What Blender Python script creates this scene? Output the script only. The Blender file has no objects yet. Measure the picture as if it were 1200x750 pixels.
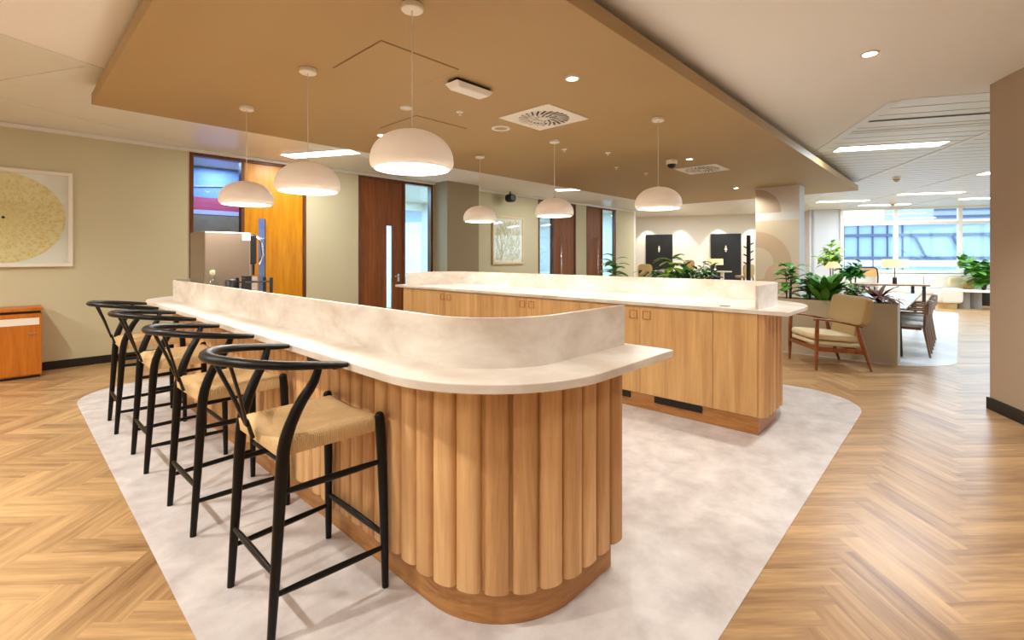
import bpy, bmesh, math, random
from mathutils import Vector, Matrix, Quaternion
random.seed(7)
R = math.radians
PI = math.pi
C = bpy.context.scene.collection
# ------------------------------------------------------------------ layout frames
A = math.atan2(525, 560)                 # heading of the lens from the bars' cross axis (X)
B = A - math.atan2(170, 560)             # heading of the window hall, turned against the bars
cb, sb = math.cos(B), math.sin(B)
def W(p, q): return (p*cb - q*sb, p*sb + q*cb)          # hall frame -> world
ZC, ZR = 3.20, 3.0                                       # ceiling, raft underside

def lin(c):
    out = []
    for v in c:
        v = v/255.0
        out.append(v/12.92 if v <= .04045 else ((v+.055)/1.055)**2.4)
    return tuple(out)

# ------------------------------------------------------------------ mesh builder
class MB:
    def __init__(s): s.v = []; s.f = []; s.rnd = []; s.uv = []; s.r = 0.0
    def face(s, idx, uv=None):
        s.f.append(tuple(idx)); s.rnd.append(s.r); s.uv.append(uv)
    def box(s, x0, x1, y0, y1, z0, z1, rot=0, piv=None):
        n = len(s.v)
        P = [(x0,y0,z0),(x1,y0,z0),(x1,y1,z0),(x0,y1,z0),(x0,y0,z1),(x1,y0,z1),(x1,y1,z1),(x0,y1,z1)]
        if rot:
            cx, cy = piv if piv else ((x0+x1)/2, (y0+y1)/2)
            c, sn = math.cos(rot), math.sin(rot)
            P = [(cx+(x-cx)*c-(y-cy)*sn, cy+(x-cx)*sn+(y-cy)*c, z) for x,y,z in P]
        s.v += P
        for q in ((0,3,2,1),(4,5,6,7),(0,1,5,4),(1,2,6,5),(2,3,7,6),(3,0,4,7)): s.face([n+i for i in q])
        return s
    def hbox(s, p0, p1, q0, q1, z0, z1):                 # a box in the hall frame
        n = len(s.v)
        for z in (z0, z1):
            for p, q in ((p0,q0),(p1,q0),(p1,q1),(p0,q1)):
                x, y = W(p, q); s.v.append((x, y, z))
        for q in ((0,3,2,1),(4,5,6,7),(0,1,5,4),(1,2,6,5),(2,3,7,6),(3,0,4,7)): s.face([n+i for i in q])
        return s
    def bar(s, a, b, w, h, up=(0,0,1)):                  # square bar between two points
        a, b = Vector(a), Vector(b); d = (b-a).normalized(); u = Vector(up)
        x = d.cross(u)
        if x.length < 1e-4: x = d.cross(Vector((1,0,0)))
        x.normalize(); y = x.cross(d).normalized(); n = len(s.v)
        for p in (a, b):
            for i, j in ((-1,-1),(1,-1),(1,1),(-1,1)): s.v.append(tuple(p + x*i*w/2 + y*j*h/2))
        for q in ((0,1,2,3),(7,6,5,4),(0,4,5,1),(1,5,6,2),(2,6,7,3),(3,7,4,0)): s.face([n+i for i in q])
        return s
    def prism(s, poly, z0, z1):
        n = len(s.v); k = len(poly)
        for z in (z0, z1):
            for p in poly: s.v.append((p[0], p[1], z))
        s.face([n+i for i in range(k)][::-1]); s.face([n+k+i for i in range(k)])
        for i in range(k):
            j = (i+1) % k; s.face([n+i, n+j, n+k+j, n+k+i])
        return s
    def tube(s, pts, rad, seg=10, cap=True, sx=1.0, sy=1.0, upv=None):
        pts = [Vector(p) for p in pts]; m = len(pts); n = len(s.v)
        if not isinstance(rad, (list, tuple)): rad = [rad]*m
        tang = []
        for i in range(m):
            t = pts[min(i+1,m-1)] - pts[max(i-1,0)]; tang.append(t.normalized())
        u = Vector(upv) if upv else (Vector((0,0,1)) if abs(tang[0].z) < .9 else Vector((1,0,0)))
        x = tang[0].cross(u).normalized(); y = x.cross(tang[0]).normalized()
        for i in range(m):
            t = tang[i]
            if upv:
                x = t.cross(Vector(upv)).normalized(); y = x.cross(t).normalized()
            else:
                x = (x - t*x.dot(t)).normalized(); y = x.cross(t).normalized()
            for k in range(seg):
                a = 2*PI*k/seg
                s.v.append(tuple(pts[i] + x*math.cos(a)*rad[i]*sx + y*math.sin(a)*rad[i]*sy))
        for i in range(m-1):
            for k in range(seg):
                k2 = (k+1) % seg
                s.face([n+i*seg+k, n+i*seg+k2, n+(i+1)*seg+k2, n+(i+1)*seg+k])
        if cap:
            s.face([n+k for k in range(seg)][::-1]); s.face([n+(m-1)*seg+k for k in range(seg)])
        return s
    def lathe(s, prof, cx, cy, seg=32, z=0, closed=False):
        n = len(s.v); m = len(prof)
        for r_, z_ in prof:
            for k in range(seg):
                a = 2*PI*k/seg; s.v.append((cx+r_*math.cos(a), cy+r_*math.sin(a), z+z_))
        rng = m if closed else m-1
        for i in range(rng):
            i2 = (i+1) % m
            for k in range(seg):
                k2 = (k+1) % seg
                s.face([n+i*seg+k, n+i*seg+k2, n+i2*seg+k2, n+i2*seg+k])
        if not closed:
            if prof[0][0] > 1e-5: s.face([n+k for k in range(seg)][::-1])
            if prof[-1][0] > 1e-5: s.face([n+(m-1)*seg+k for k in range(seg)])
        return s
    def cushion(s, x0, x1, y0, y1, z0, z1, n=8, puff=.25, M=None, e=3.2):
        # rounded pillow block: superellipsoid on a grid sphere
        base = len(s.v); cx, cy, cz = (x0+x1)/2, (y0+y1)/2, (z0+z1)/2
        hx, hy, hz = (x1-x0)/2, (y1-y0)/2, (z1-z0)/2
        nu, nv = 4*n, 2*n
        sp = lambda w, m: math.copysign(abs(w)**m, w)
        e1, e2 = 2/e*1.2, 2/e*.7
        for j in range(nv+1):
            la = -PI/2 + PI*j/nv
            for i in range(nu):
                lo = 2*PI*i/nu
                p = Vector((cx+hx*sp(math.cos(la),e1)*sp(math.cos(lo),e2), cy+hy*sp(math.cos(la),e1)*sp(math.sin(lo),e2), cz+hz*sp(math.sin(la),e1)))
                s.v.append(tuple(M @ p if M else p))
        for j in range(nv):
            for i in range(nu):
                i2 = (i+1) % nu
                s.face([base+j*nu+i, base+j*nu+i2, base+(j+1)*nu+i2, base+(j+1)*nu+i])
        return s
    def xf(s, M):
        s.v = [tuple(M @ Vector(p)) for p in s.v]; return s
    def build(s, name, mat, parent=None, smooth=False, bevel=0, bseg=2, sub=0, auto=None, recalc=True):
        me = bpy.data.meshes.new(name)
        vs = s.v
        if parent is not None:
            inv = wm(parent).inverted(); vs = [tuple(inv @ Vector(p)) for p in s.v]
        me.from_pydata(vs, [], s.f); me.update()
        if recalc:
            bm = bmesh.new(); bm.from_mesh(me); bmesh.ops.recalc_face_normals(bm, faces=bm.faces); bm.to_mesh(me); bm.free()
        at = me.attributes.new('rnd', 'FLOAT', 'FACE'); at.data.foreach_set('value', s.rnd)
        if any(u is not None for u in s.uv):
            uvl = me.uv_layers.new(name='UVMap'); k = 0
            for fi, f in enumerate(s.f):
                u = s.uv[fi]
                for c in range(len(f)):
                    uvl.data[k].uv = u[c] if u else (0,0); k += 1
        me.materials.append(mat)
        if smooth: me.polygons.foreach_set('use_smooth', [True]*len(me.polygons))
        o = bpy.data.objects.new(name, me); C.objects.link(o)
        if parent is not None: o.parent = parent
        if bevel:
            b = o.modifiers.new('bevel', 'BEVEL'); b.width = bevel; b.segments = bseg; b.limit_method = 'ANGLE'; b.angle_limit = R(40)
        if sub:
            b = o.modifiers.new('sub', 'SUBSURF'); b.levels = sub; b.render_levels = sub
        if auto is not None and smooth:
            e = o.modifiers.new('edges', 'EDGE_SPLIT'); e.split_angle = R(auto)
        return o

def wm(o):
    m = Matrix.Translation(o.location) @ o.rotation_euler.to_matrix().to_4x4()
    return (wm(o.parent) @ m) if o.parent else m
def tag(o, label=None, cat=None, group=None, kind=None):
    if label: o['label'] = label
    if cat: o['category'] = cat
    if group: o['group'] = group
    if kind: o['kind'] = kind
    return o
def thing(name, label, cat, loc=(0,0,0), rz=0, group=None, kind=None):
    o = bpy.data.objects.new(name, None); C.objects.link(o); o.empty_display_size = .1
    o.location = loc; o.rotation_euler = (0,0,rz)
    return tag(o, label, cat, group, kind)
def copy_tree(o, parent=None):
    c = o.copy(); C.objects.link(c)
    if parent is not None: c.parent = parent
    for ch in [x for x in C.objects if x.parent == o]: copy_tree(ch, c)
    return c

# ------------------------------------------------------------------ materials
def new_mat(name):
    m = bpy.data.materials.new(name); m.use_nodes = True
    nt = m.node_tree; b = nt.nodes['Principled BSDF']; return m, nt, b
def plain(name, c, rough=.5, metal=0.0, spec=.5, bump=0, bscale=200, var=0, vscale=6):
    m, nt, b = new_mat(name); col = lin(c)
    b.inputs['Base Color'].default_value = (*col, 1); b.inputs['Roughness'].default_value = rough
    b.inputs['Metallic'].default_value = metal; b.inputs['Specular IOR Level'].default_value = spec
    tc = nt.nodes.new('ShaderNodeTexCoord')
    if var:
        n = nt.nodes.new('ShaderNodeTexNoise'); n.inputs['Scale'].default_value = vscale; n.inputs['Detail'].default_value = 4
        nt.links.new(tc.outputs['Object'], n.inputs['Vector'])
        mx = nt.nodes.new('ShaderNodeMix'); mx.data_type = 'RGBA'
        mx.inputs[6].default_value = (*[max(0,x*(1-var)) for x in col], 1); mx.inputs[7].default_value = (*[min(1,x*(1+var)) for x in col], 1)
        nt.links.new(n.outputs['Fac'], mx.inputs[0]); nt.links.new(mx.outputs[2], b.inputs['Base Color'])
    if bump:
        n = nt.nodes.new('ShaderNodeTexNoise'); n.inputs['Scale'].default_value = bscale; n.inputs['Detail'].default_value = 3
        bp = nt.nodes.new('ShaderNodeBump'); bp.inputs['Strength'].default_value = bump; bp.inputs['Distance'].default_value = .004
        nt.links.new(tc.outputs['Object'], n.inputs['Vector']); nt.links.new(n.outputs['Fac'], bp.inputs['Height']); nt.links.new(bp.outputs['Normal'], b.inputs['Normal'])
    return m
def wood(name, c_dark, c_light, scale=(14,14,1.0), rough=.45, rnd=.0, seed=0, knots=False, uv=False, spec=.4):
    m, nt, b = new_mat(name); N = nt.nodes; L = nt.links
    tc = N.new('ShaderNodeTexCoord'); mp = N.new('ShaderNodeMapping'); mp.inputs['Scale'].default_value = scale
    L.new(tc.outputs['UV' if uv else 'Object'], mp.inputs['Vector'])
    at = N.new('ShaderNodeAttribute'); at.attribute_name = 'rnd'
    off = N.new('ShaderNodeCombineXYZ'); ml = N.new('ShaderNodeMath'); ml.operation = 'MULTIPLY'; ml.inputs[1].default_value = 37.0
    L.new(at.outputs['Fac'], ml.inputs[0])
    for i in range(3): L.new(ml.outputs[0], off.inputs[i])
    va = N.new('ShaderNodeVectorMath'); va.operation = 'ADD'; L.new(mp.outputs[0], va.inputs[0]); L.new(off.outputs[0], va.inputs[1])
    n1 = N.new('ShaderNodeTexNoise'); n1.inputs['Scale'].default_value = 1.0; n1.inputs['Detail'].default_value = 6; n1.inputs['Roughness'].default_value = .62; n1.inputs['Distortion'].default_value = .6
    L.new(va.outputs[0], n1.inputs['Vector'])
    n2 = N.new('ShaderNodeTexNoise'); n2.inputs['Scale'].default_value = 5.0; n2.inputs['Detail'].default_value = 3
    L.new(va.outputs[0], n2.inputs['Vector'])
    ad = N.new('ShaderNodeMath'); ad.operation = 'MULTIPLY_ADD'; ad.inputs[1].default_value = .3; L.new(n2.outputs['Fac'], ad.inputs[0]); L.new(n1.outputs['Fac'], ad.inputs[2])
    a2 = N.new('ShaderNodeMath'); a2.operation = 'MULTIPLY_ADD'; a2.inputs[1].default_value = rnd; L.new(at.outputs['Fac'], a2.inputs[0]); L.new(ad.outputs[0], a2.inputs[2])
    mr = N.new('ShaderNodeMapRange'); mr.inputs[1].default_value = .45; mr.inputs[2].default_value = .88+rnd; L.new(a2.outputs[0], mr.inputs[0])
    mx = N.new('ShaderNodeMix'); mx.data_type = 'RGBA'; mx.inputs[6].default_value = (*lin(c_dark),1); mx.inputs[7].default_value = (*lin(c_light),1)
    L.new(mr.outputs[0], mx.inputs[0]); out = mx.outputs[2]
    L.new(out, b.inputs['Base Color']); b.inputs['Roughness'].default_value = rough; b.inputs['Specular IOR Level'].default_value = spec
    bp = N.new('ShaderNodeBump'); bp.inputs['Strength'].default_value = .08; bp.inputs['Distance'].default_value = .002
    L.new(n2.outputs['Fac'], bp.inputs['Height']); L.new(bp.outputs['Normal'], b.inputs['Normal'])
    return m
def stone(name, c1, c2, scale=3.0, rough=.35, stretch=(1,1,1), lo=.35, hi=.7, spec=.4, dist=.35):
    m, nt, b = new_mat(name); N = nt.nodes; L = nt.links
    tc = N.new('ShaderNodeTexCoord'); mp = N.new('ShaderNodeMapping'); mp.inputs['Scale'].default_value = stretch; L.new(tc.outputs['Object'], mp.inputs['Vector'])
    n1 = N.new('ShaderNodeTexNoise'); n1.inputs['Scale'].default_value = scale; n1.inputs['Detail'].default_value = 8; n1.inputs['Roughness'].default_value = .62; n1.inputs['Distortion'].default_value = dist
    L.new(mp.outputs[0], n1.inputs['Vector'])
    mr = N.new('ShaderNodeMapRange'); mr.inputs[1].default_value = lo; mr.inputs[2].default_value = hi; L.new(n1.outputs['Fac'], mr.inputs[0])
    mx = N.new('ShaderNodeMix'); mx.data_type = 'RGBA'; mx.inputs[6].default_value = (*lin(c1),1); mx.inputs[7].default_value = (*lin(c2),1)
    L.new(mr.outputs[0], mx.inputs[0]); L.new(mx.outputs[2], b.inputs['Base Color'])
    b.inputs['Roughness'].default_value = rough; b.inputs['Specular IOR Level'].default_value = spec
    return m
def emit(name, c, st):
    m, nt, b = new_mat(name); b.inputs['Base Color'].default_value = (.8,.8,.8,1)
    b.inputs['Emission Color'].default_value = (*lin(c),1); b.inputs['Emission Strength'].default_value = st; return m
def glassm(name, c=(248,250,249), rough=0.0):
    m, nt, b = new_mat(name)
    N = nt.nodes; L = nt.links; N.remove(b); out = N['Material Output']
    t = N.new('ShaderNodeBsdfTransparent'); t.inputs[0].default_value = (*lin(c),1)
    g = N.new('ShaderNodeBsdfGlossy'); g.inputs['Roughness'].default_value = .03
    mx = N.new('ShaderNodeMixShader'); mx.inputs[0].default_value = .05; L.new(t.outputs[0], mx.inputs[1]); L.new(g.outputs[0], mx.inputs[2]); L.new(mx.outputs[0], out.inputs[0])
    return m
def striped_cord():
    m, nt, b = new_mat('paper_cord'); N = nt.nodes; L = nt.links
    tc = N.new('ShaderNodeTexCoord'); sp = N.new('ShaderNodeSeparateXYZ'); L.new(tc.outputs['UV'], sp.inputs[0])
    m1 = N.new('ShaderNodeMath'); m1.operation = 'MULTIPLY'; m1.inputs[1].default_value = 2*PI/.008; L.new(sp.outputs[0], m1.inputs[0])
    s1 = N.new('ShaderNodeMath'); s1.operation = 'SINE'; L.new(m1.outputs[0], s1.inputs[0])
    n = N.new('ShaderNodeTexNoise'); n.inputs['Scale'].default_value = 22; n.inputs['Detail'].default_value = 4
    mp = N.new('ShaderNodeMapping'); mp.inputs['Scale'].default_value = (6,1,1); L.new(tc.outputs['UV'], mp.inputs[0]); L.new(mp.outputs[0], n.inputs['Vector'])
    mx = N.new('ShaderNodeMix'); mx.data_type = 'RGBA'; mx.inputs[6].default_value = (*lin((206,162,108)),1); mx.inputs[7].default_value = (*lin((238,204,152)),1)
    L.new(n.outputs['Fac'], mx.inputs[0]); L.new(mx.outputs[2], b.inputs['Base Color']); b.inputs['Roughness'].default_value = .75
    bp = N.new('ShaderNodeBump'); bp.inputs['Strength'].default_value = .6; bp.inputs['Distance'].default_value = .003
    L.new(s1.outputs[0], bp.inputs['Height']); L.new(bp.outputs['Normal'], b.inputs['Normal'])
    return m

M = dict(
    floor=wood('oak_chevron', (130,94,60), (216,176,126), scale=(1.3,15,1), rough=.3, rnd=.2, uv=True, spec=.5),
    inlay=stone('stone_vinyl', (182,173,172), (228,222,221), 5.0, .32, lo=.24, hi=.72, dist=.2),
    inlay2=stone('pale_vinyl', (205,205,205), (228,228,228), 2.0, .35),
    quartz=stone('cream_quartz', (200,183,166), (236,228,219), 2.6, .32, stretch=(1,1,2.2), lo=.28, hi=.62),
    flute=wood('oak_flute', (186,134,84), (242,196,140), scale=(26,26,1.4), rough=.5, rnd=.35),
    oak=wood('oak_veneer', (190,142,88), (238,196,136), scale=(9,9,.7), rough=.45, rnd=.2),
    oakd=wood('oak_plinth', (158,104,56), (204,148,88), scale=(3,3,22), rough=.45),
    black=plain('black_lacquer', (13,11,10), .38, spec=.28),
    cord=striped_cord(),
    wall=plain('sage_plaster', (204,196,163), .85, var=.03, vscale=2, bump=.05),
    wall_w=plain('warm_white_plaster', (228,222,210), .85, var=.02),
    wall_b=plain('beige_plaster', (182,160,138), .85, var=.03, vscale=2),
    wall_g=plain('grey_plaster', (205,205,205), .85, var=.02),
    pil=plain('taupe_plaster', (160,146,116), .85, var=.03),
    plaster=plain('ceiling_plaster', (246,244,241), .85, var=.015, vscale=1.5),
    tile=plain('metal_ceiling_tile', (230,228,218), .35, spec=.5, var=.02),
    tbar=plain('white_ceiling_rail', (232,230,224), .4),
    slot=plain('dark_slot', (70,66,62), .6),
    raft=plain('caramel_paint', (174,143,94), .55, var=.02, vscale=1.2),
    base=plain('black_skirting', (24,22,20), .45),
    white=plain('white_enamel', (236,228,216), .4),
    shade=plain('matt_cream_shade_glow', (250,240,230), .55),
    lampglow=emit('lamp_diffuser', (255,244,224), 9),
    downglow=emit('downlight_lens', (255,238,210), 30),
    linglow=emit('linear_diffuser', (255,252,244), 6),
    doorlit=wood('lit_door_veneer', (194,120,4), (224,156,12), scale=(14,14,1.2), rough=.35),  # lighter copy of the door wood, strong light put into its colour
    doorw=wood('walnut_door_veneer', (110,56,8), (150,82,14), scale=(16,16,1.0), rough=.5),
    frame=wood('brown_frame', (84,46,20), (124,72,34), scale=(10,10,2), rough=.4),
    steel=plain('brushed_steel', (190,182,172), .32, metal=.9),
    chrome=plain('polished_metal', (215,215,215), .2, metal=1),
    silver=plain('silver_panel', (158,142,126), .36, metal=.88),
    dark=plain('dark_plastic', (20,20,20), .4),
    glass=glassm('clear_glass'),
    gdoor=glassm('pale_blue_film_glass', (192,220,240)),
    gblue=glassm('tinted_glass', (238,246,250)),
    gold=None, gold2=None,
    cherry=wood('cherry_veneer', (172,92,20), (206,124,36), scale=(12,12,1.2), rough=.4),
    teak=wood('teak', (120,62,26), (168,98,46), scale=(16,16,3), rough=.35),
    walnut=wood('walnut', (104,72,46), (158,116,78), scale=(18,18,2), rough=.4),
    fabric=plain('tan_weave', (190,160,112), .9, bump=.3, bscale=400, var=.05, vscale=30),
    cream=plain('cream_weave', (226,206,164), .9, bump=.3, bscale=400, var=.04, vscale=30),
    boucle=plain('white_boucle', (236,230,216), .95, bump=.5, bscale=120),
    greyfab=plain('grey_seat', (186,184,180), .85, bump=.2, bscale=300),
    planter=plain('taupe_planter', (198,182,156), .6, var=.03),
    soil=plain('dark_soil', (46,36,28), .95, bump=.6, bscale=60),
    leaf=plain('green_leaf', (92,150,54), .42, var=.45, vscale=14),
    leafd=plain('deep_green_leaf', (46,124,40), .42, var=.45, vscale=12),
    leafl=plain('lime_leaf', (146,184,66), .42, var=.35, vscale=14),
    leafr=plain('red_brown_leaf', (92,40,18), .7, var=.6, vscale=10),
    stem=plain('plant_stem', (92,96,48), .6),
    bark=plain('bark', (96,72,48), .8),
    lampshade=None,
    stonet=plain('ribbed_grey_stone', (150,144,136), .6, var=.08, vscale=14),
    bglass=plain('blue_facade_glass', (138,170,206), .3, spec=.6, var=.12, vscale=.25),
    bmull=plain('dark_facade_mullion', (70,90,120), .5),
    bwhite=plain('white_facade', (228,230,234), .6),
    bgrey=plain('blue_grey_facade', (150,166,188), .5, var=.1, vscale=.2),
    asph=plain('asphalt', (120,124,130), .9),
    mural1=plain('mural_cream', (226,204,172), .8), mural2=plain('mural_tan', (214,182,146), .8), mural3=plain('mural_pink_grey', (228,210,192), .8), mural4=plain('mural_taupe', (200,174,150), .8),
    blue=plain('blue_panel', (128,146,190), .6, var=.25, vscale=1.6), mag=plain('magenta_panel', (200,70,100), .6, var=.2, vscale=3), lilac=plain('lilac_panel', (196,186,222), .6), brownp=plain('brown_panel', (150,120,100), .6, var=.4, vscale=8),
    tangr=plain('tan_fabric', (204,170,112), .8),
    cane=plain('cane_back', (214,166,100), .7, bump=.4, bscale=250),
)
def shade_mat(name, c, st):
    m, nt, b = new_mat(name); b.inputs['Base Color'].default_value = (*lin(c),1); b.inputs['Roughness'].default_value = .8
    b.inputs['Emission Color'].default_value = (*lin(c),1); b.inputs['Emission Strength'].default_value = st; return m
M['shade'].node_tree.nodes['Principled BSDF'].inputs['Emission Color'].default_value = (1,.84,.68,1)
M['shade'].node_tree.nodes['Principled BSDF'].inputs['Emission Strength'].default_value = .10  # glow put into the opaque shade to stand in for bounced light
M['lampshade'] = shade_mat('lit_cream_lampshade', (250,226,172), .55)
def ring_art(name, c1, c2, cx, cz, freq, mode='radial', fall=1.0):
    m, nt, b = new_mat(name); N = nt.nodes; L = nt.links
    tc = N.new('ShaderNodeTexCoord'); mp = N.new('ShaderNodeMapping'); mp.inputs['Location'].default_value = (-cx, 0, -cz); L.new(tc.outputs['Object'], mp.inputs[0])
    sep = N.new('ShaderNodeSeparateXYZ'); L.new(mp.outputs[0], sep.inputs[0])
    at = N.new('ShaderNodeMath'); at.operation = 'ARCTAN2'; L.new(sep.outputs[2], at.inputs[0]); L.new(sep.outputs[0], at.inputs[1])
    ln = N.new('ShaderNodeVectorMath'); ln.operation = 'LENGTH'
    cm = N.new('ShaderNodeCombineXYZ'); L.new(sep.outputs[0], cm.inputs[0]); L.new(sep.outputs[2], cm.inputs[1]); L.new(cm.outputs[0], ln.inputs[0])
    pol = N.new('ShaderNodeCombineXYZ'); L.new(at.outputs[0], pol.inputs[0]); L.new(ln.outputs['Value'], pol.inputs[1])
    sc = N.new('ShaderNodeMapping'); sc.inputs['Scale'].default_value = (freq, 26, 1); L.new(pol.outputs[0], sc.inputs[0])
    vo = N.new('ShaderNodeTexVoronoi'); vo.inputs['Scale'].default_value = 1; L.new(sc.outputs[0], vo.inputs['Vector'])
    mr = N.new('ShaderNodeMapRange'); mr.inputs[1].default_value = .1; mr.inputs[2].default_value = .75; L.new(vo.outputs['Distance'], mr.inputs[0])
    mx = N.new('ShaderNodeMix'); mx.data_type = 'RGBA'; mx.inputs[6].default_value = (*lin(c1),1); mx.inputs[7].default_value = (*lin(c2),1); L.new(mr.outputs[0], mx.inputs[0])
    L.new(mx.outputs[2], b.inputs['Base Color']); b.inputs['Roughness'].default_value = .7
    return m
M['paper'] = plain('art_paper', (254,251,244), .8, var=.02)
M['artring'] = ring_art('petal_rings', (240,208,124), (252,240,200), 0, 0, 11)
M['artleaf'] = plain('leaf_print', (222,214,160), .7, var=.1, vscale=14)
# ------------------------------------------------------------------ helpers for plan outlines
def rrect(x0, x1, y0, y1, r, seg=14):
    """rounded rectangle, r = (r at x0y0, x1y0, x1y1, x0y1)"""
    if not isinstance(r, (list, tuple)): r = [r]*4
    pts = []
    for (cx, cy, a0, rr) in ((x0, y0, PI, r[0]), (x1, y0, 1.5*PI, r[1]), (x1, y1, 0, r[2]), (x0, y1, .5*PI, r[3])):
        if rr < 1e-4: pts.append((cx, cy)); continue
        ox = cx + rr if cx == x0 else cx - rr
        oy = cy + rr if cy == y0 else cy - rr
        for k in range(seg+1):
            a = a0 + .5*PI*k/seg; pts.append((ox + rr*math.cos(a), oy + rr*math.sin(a)))
    return pts
def mirror(pts, mx=3.25): return [(2*mx - x, y) for x, y in pts][::-1]
def u_path(x_open, x0, y0, y1, r, seg=16):
    """U-shaped line: from (x_open,y0) along y0, round the corner, along x0, round, back along y1"""
    p = [(x_open, y0)]
    for k in range(seg+1):
        a = 1.5*PI - .5*PI*k/seg; p.append((x0+r + r*math.cos(a), y0+r + r*math.sin(a)))
    for k in range(seg+1):
        a = PI - .5*PI*k/seg; p.append((x0+r + r*math.cos(a), y1-r + r*math.sin(a)))
    p.append((x_open, y1)); return p

# ================================================================== SETTING
def struct(name, mb, mat, label, cat='structure', parent=None, **k):
    o = mb.build(name, mat, parent, **k)
    if parent is None: tag(o, label, cat, kind='structure')
    return o

# floor: herringbone planks at 45 degrees to the bars
def herringbone():
    mb = MB(); w, n = .12, 5; Lp = n*w; c = math.sqrt(.5); rnd = random.Random(3)
    def to(px, py): return ((px+py)*c, (py-px)*c - .035)
    x0, x1, y0, y1 = -5.2, 24.5, -13.5, 15.5
    def plank(ax, ay, dx, dy, horiz):
        wpt = [to(*p) for p in ((ax,ay),(ax+dx,ay),(ax+dx,ay+dy),(ax,ay+dy))]
        mx = sum(p[0] for p in wpt)/4; my = sum(p[1] for p in wpt)/4
        if not (x0 < mx < x1 and y0 < my < y1): return
        k = len(mb.v); mb.v += [(p[0], p[1], 0) for p in wpt]; mb.r = rnd.random()
        o1, o2 = rnd.random()*9, rnd.random()*9
        uv = [(0,0),(Lp,0),(Lp,w),(0,w)] if horiz else [(0,w),(0,0),(Lp,0),(Lp,w)]
        mb.face((k,k+1,k+2,k+3), [(a+o1, b_+o2) for a, b_ in uv])
    for j in range(-160, 360):               # row j: horizontal plank x in [j, j+n); vertical plank at x=j+n; repeats every 2n
        for m_ in range(-24, 26):
            s = j + 2*n*m_
            plank(s*w, j*w, n*w, w, True); plank((s+n)*w, (j-n+1)*w, w, n*w, False)
    o = mb.build('floor', M['floor'], recalc=False); tag(o, 'oak herringbone floor around the bars', 'floor', kind='structure')
herringbone()
struct('floor_slab', MB().box(-5.2,24.5,-13.5,15.5,-.2,-.004), M['slot'], 'dark screed under the wooden floor', 'floor')
struct('floor_inlay', MB().prism(rrect(.52,6.27,.69,7.2,.66,20), .0005, .003), M['inlay'], 'pale mottled stone floor inlay with rounded corners under both bars', 'floor')
struct('floor_inlay', MB().prism(rrect(8.42,17.5,.03,4.2,(.9,.3,.3,.3),20), .0005, .003), M['inlay2'], 'light grey floor inlay under the dining table', 'floor')

# ceiling
mb = MB()
for rect in ((-9,6.2,-16,4.82),(6.2,14.5,-2.47,4.82)):
    mb.hbox(rect[0],rect[1],rect[2],rect[3],ZC,ZC+.12)
struct('ceiling', mb, M['plaster'], 'smooth pink-cream plaster ceiling', 'ceiling')
mb = MB(); mb.hbox(6.2,19.80,-16,-2.47,ZC+.004,ZC+.12); mb.hbox(19.80,21.25,-6.25,-2.47,ZC+.004,ZC+.12); mb.hbox(14.5,21.25,-2.47,4.82,ZC+.004,ZC+.12); mb.hbox(-9,21.25,4.82,18,ZC+.004,ZC+.12)
struct('ceiling', mb, M['tile'], 'metal tile ceiling towards the windows and along the left wall', 'ceiling')
mb = MB()
for q in (-4.34,-6.2,-8.07,-9.94,-11.8): mb.hbox(6.3,19.68,q-.045,q+.045,ZC-.004,ZC+.004)
mb.hbox(6.2,14.5,-2.53,-2.43,ZC-.006,ZC+.003); mb.hbox(6.15,6.25,-13.5,-2.5,ZC-.006,ZC+.003)
mb.hbox(-6,14.5,4.78,4.86,ZC-.006,ZC+.003); mb.hbox(2.97,3.07,4.86,9.5,ZC-.006,ZC+.003)
for p in (7.6,): mb.hbox(p-.03,p+.03,-4.3,-2.53,ZC-.005,ZC+.003)
mb.hbox(-6,14,6.75,6.83,ZC-.006,ZC+.003)
struct('trim_1', mb, M['tbar'], 'white ceiling rails of the tile grid', 'trim')
mb = MB()
for i in range(48):
    p = 6.5+i*.3
    if abs(p-7.1) > .05 and p < 19.6: mb.hbox(p-.004,p+.004,-13.4,-2.55,ZC+.001,ZC+.0035)
struct('trim_2', mb, plain('tile_joint',(170,168,160),.6), 'fine joints between ceiling tiles', 'trim')
struct('trim_3', MB().hbox(7.02,7.08,-12,-2.55,ZC-.002,ZC+.002), M['slot'], 'dark slot diffuser line in the tile ceiling', 'trim')
struct('ceiling', MB().box(.60,13.25,1.68,6.24,ZR,ZR+.11), M['raft'], 'caramel suspended ceiling raft above the two bars', 'ceiling', bevel=.004)
struct('raft_hanger', MB().box(1.2,12.6,2.3,5.6,ZR+.11,ZC), M['slot'], 'recessed upstand between raft and ceiling', 'ceiling')

# ---- left wall with doors, glazing and pilaster (plane Y = 8.83)
WV, WT = 8.83, .12
op = [(2.01,3.85),(4.90,6.756),(10.52,12.36),(12.95,14.76)]
mb = MB(); prev = -5.0
for a, b_ in op:
    mb.box(prev,a,WV,WV+WT,0,ZC); prev = b_
mb.box(prev,16.04,WV,WV+WT,0,ZC)
struct('wall_left', mb, M['wall'], 'sage grey wall with timber doors on the left', 'wall')
struct('pilaster', MB().box(6.80,7.76,8.36,WV,0,ZC), M['pil'], 'taupe wall pilaster beside the second timber door', 'wall')
mb = MB(); prev = -5.0
for a, b_ in op+[(16.04,16.1)]:
    mb.box(prev,a-.0,WV-.018,WV,0,.11); prev = b_
struct('baseboard_left', mb, M['base'], 'black skirting along the sage wall', 'baseboard')
struct('cornice', MB().box(-5,6.8,WV-.05,WV,ZC-.05,ZC).box(7.76,16.04,WV-.05,WV,ZC-.05,ZC), M['tbar'], 'pale cornice strip along the sage wall', 'trim')
mb = MB().box(16.04,16.16,WV,14.9,0,ZC)
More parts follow.
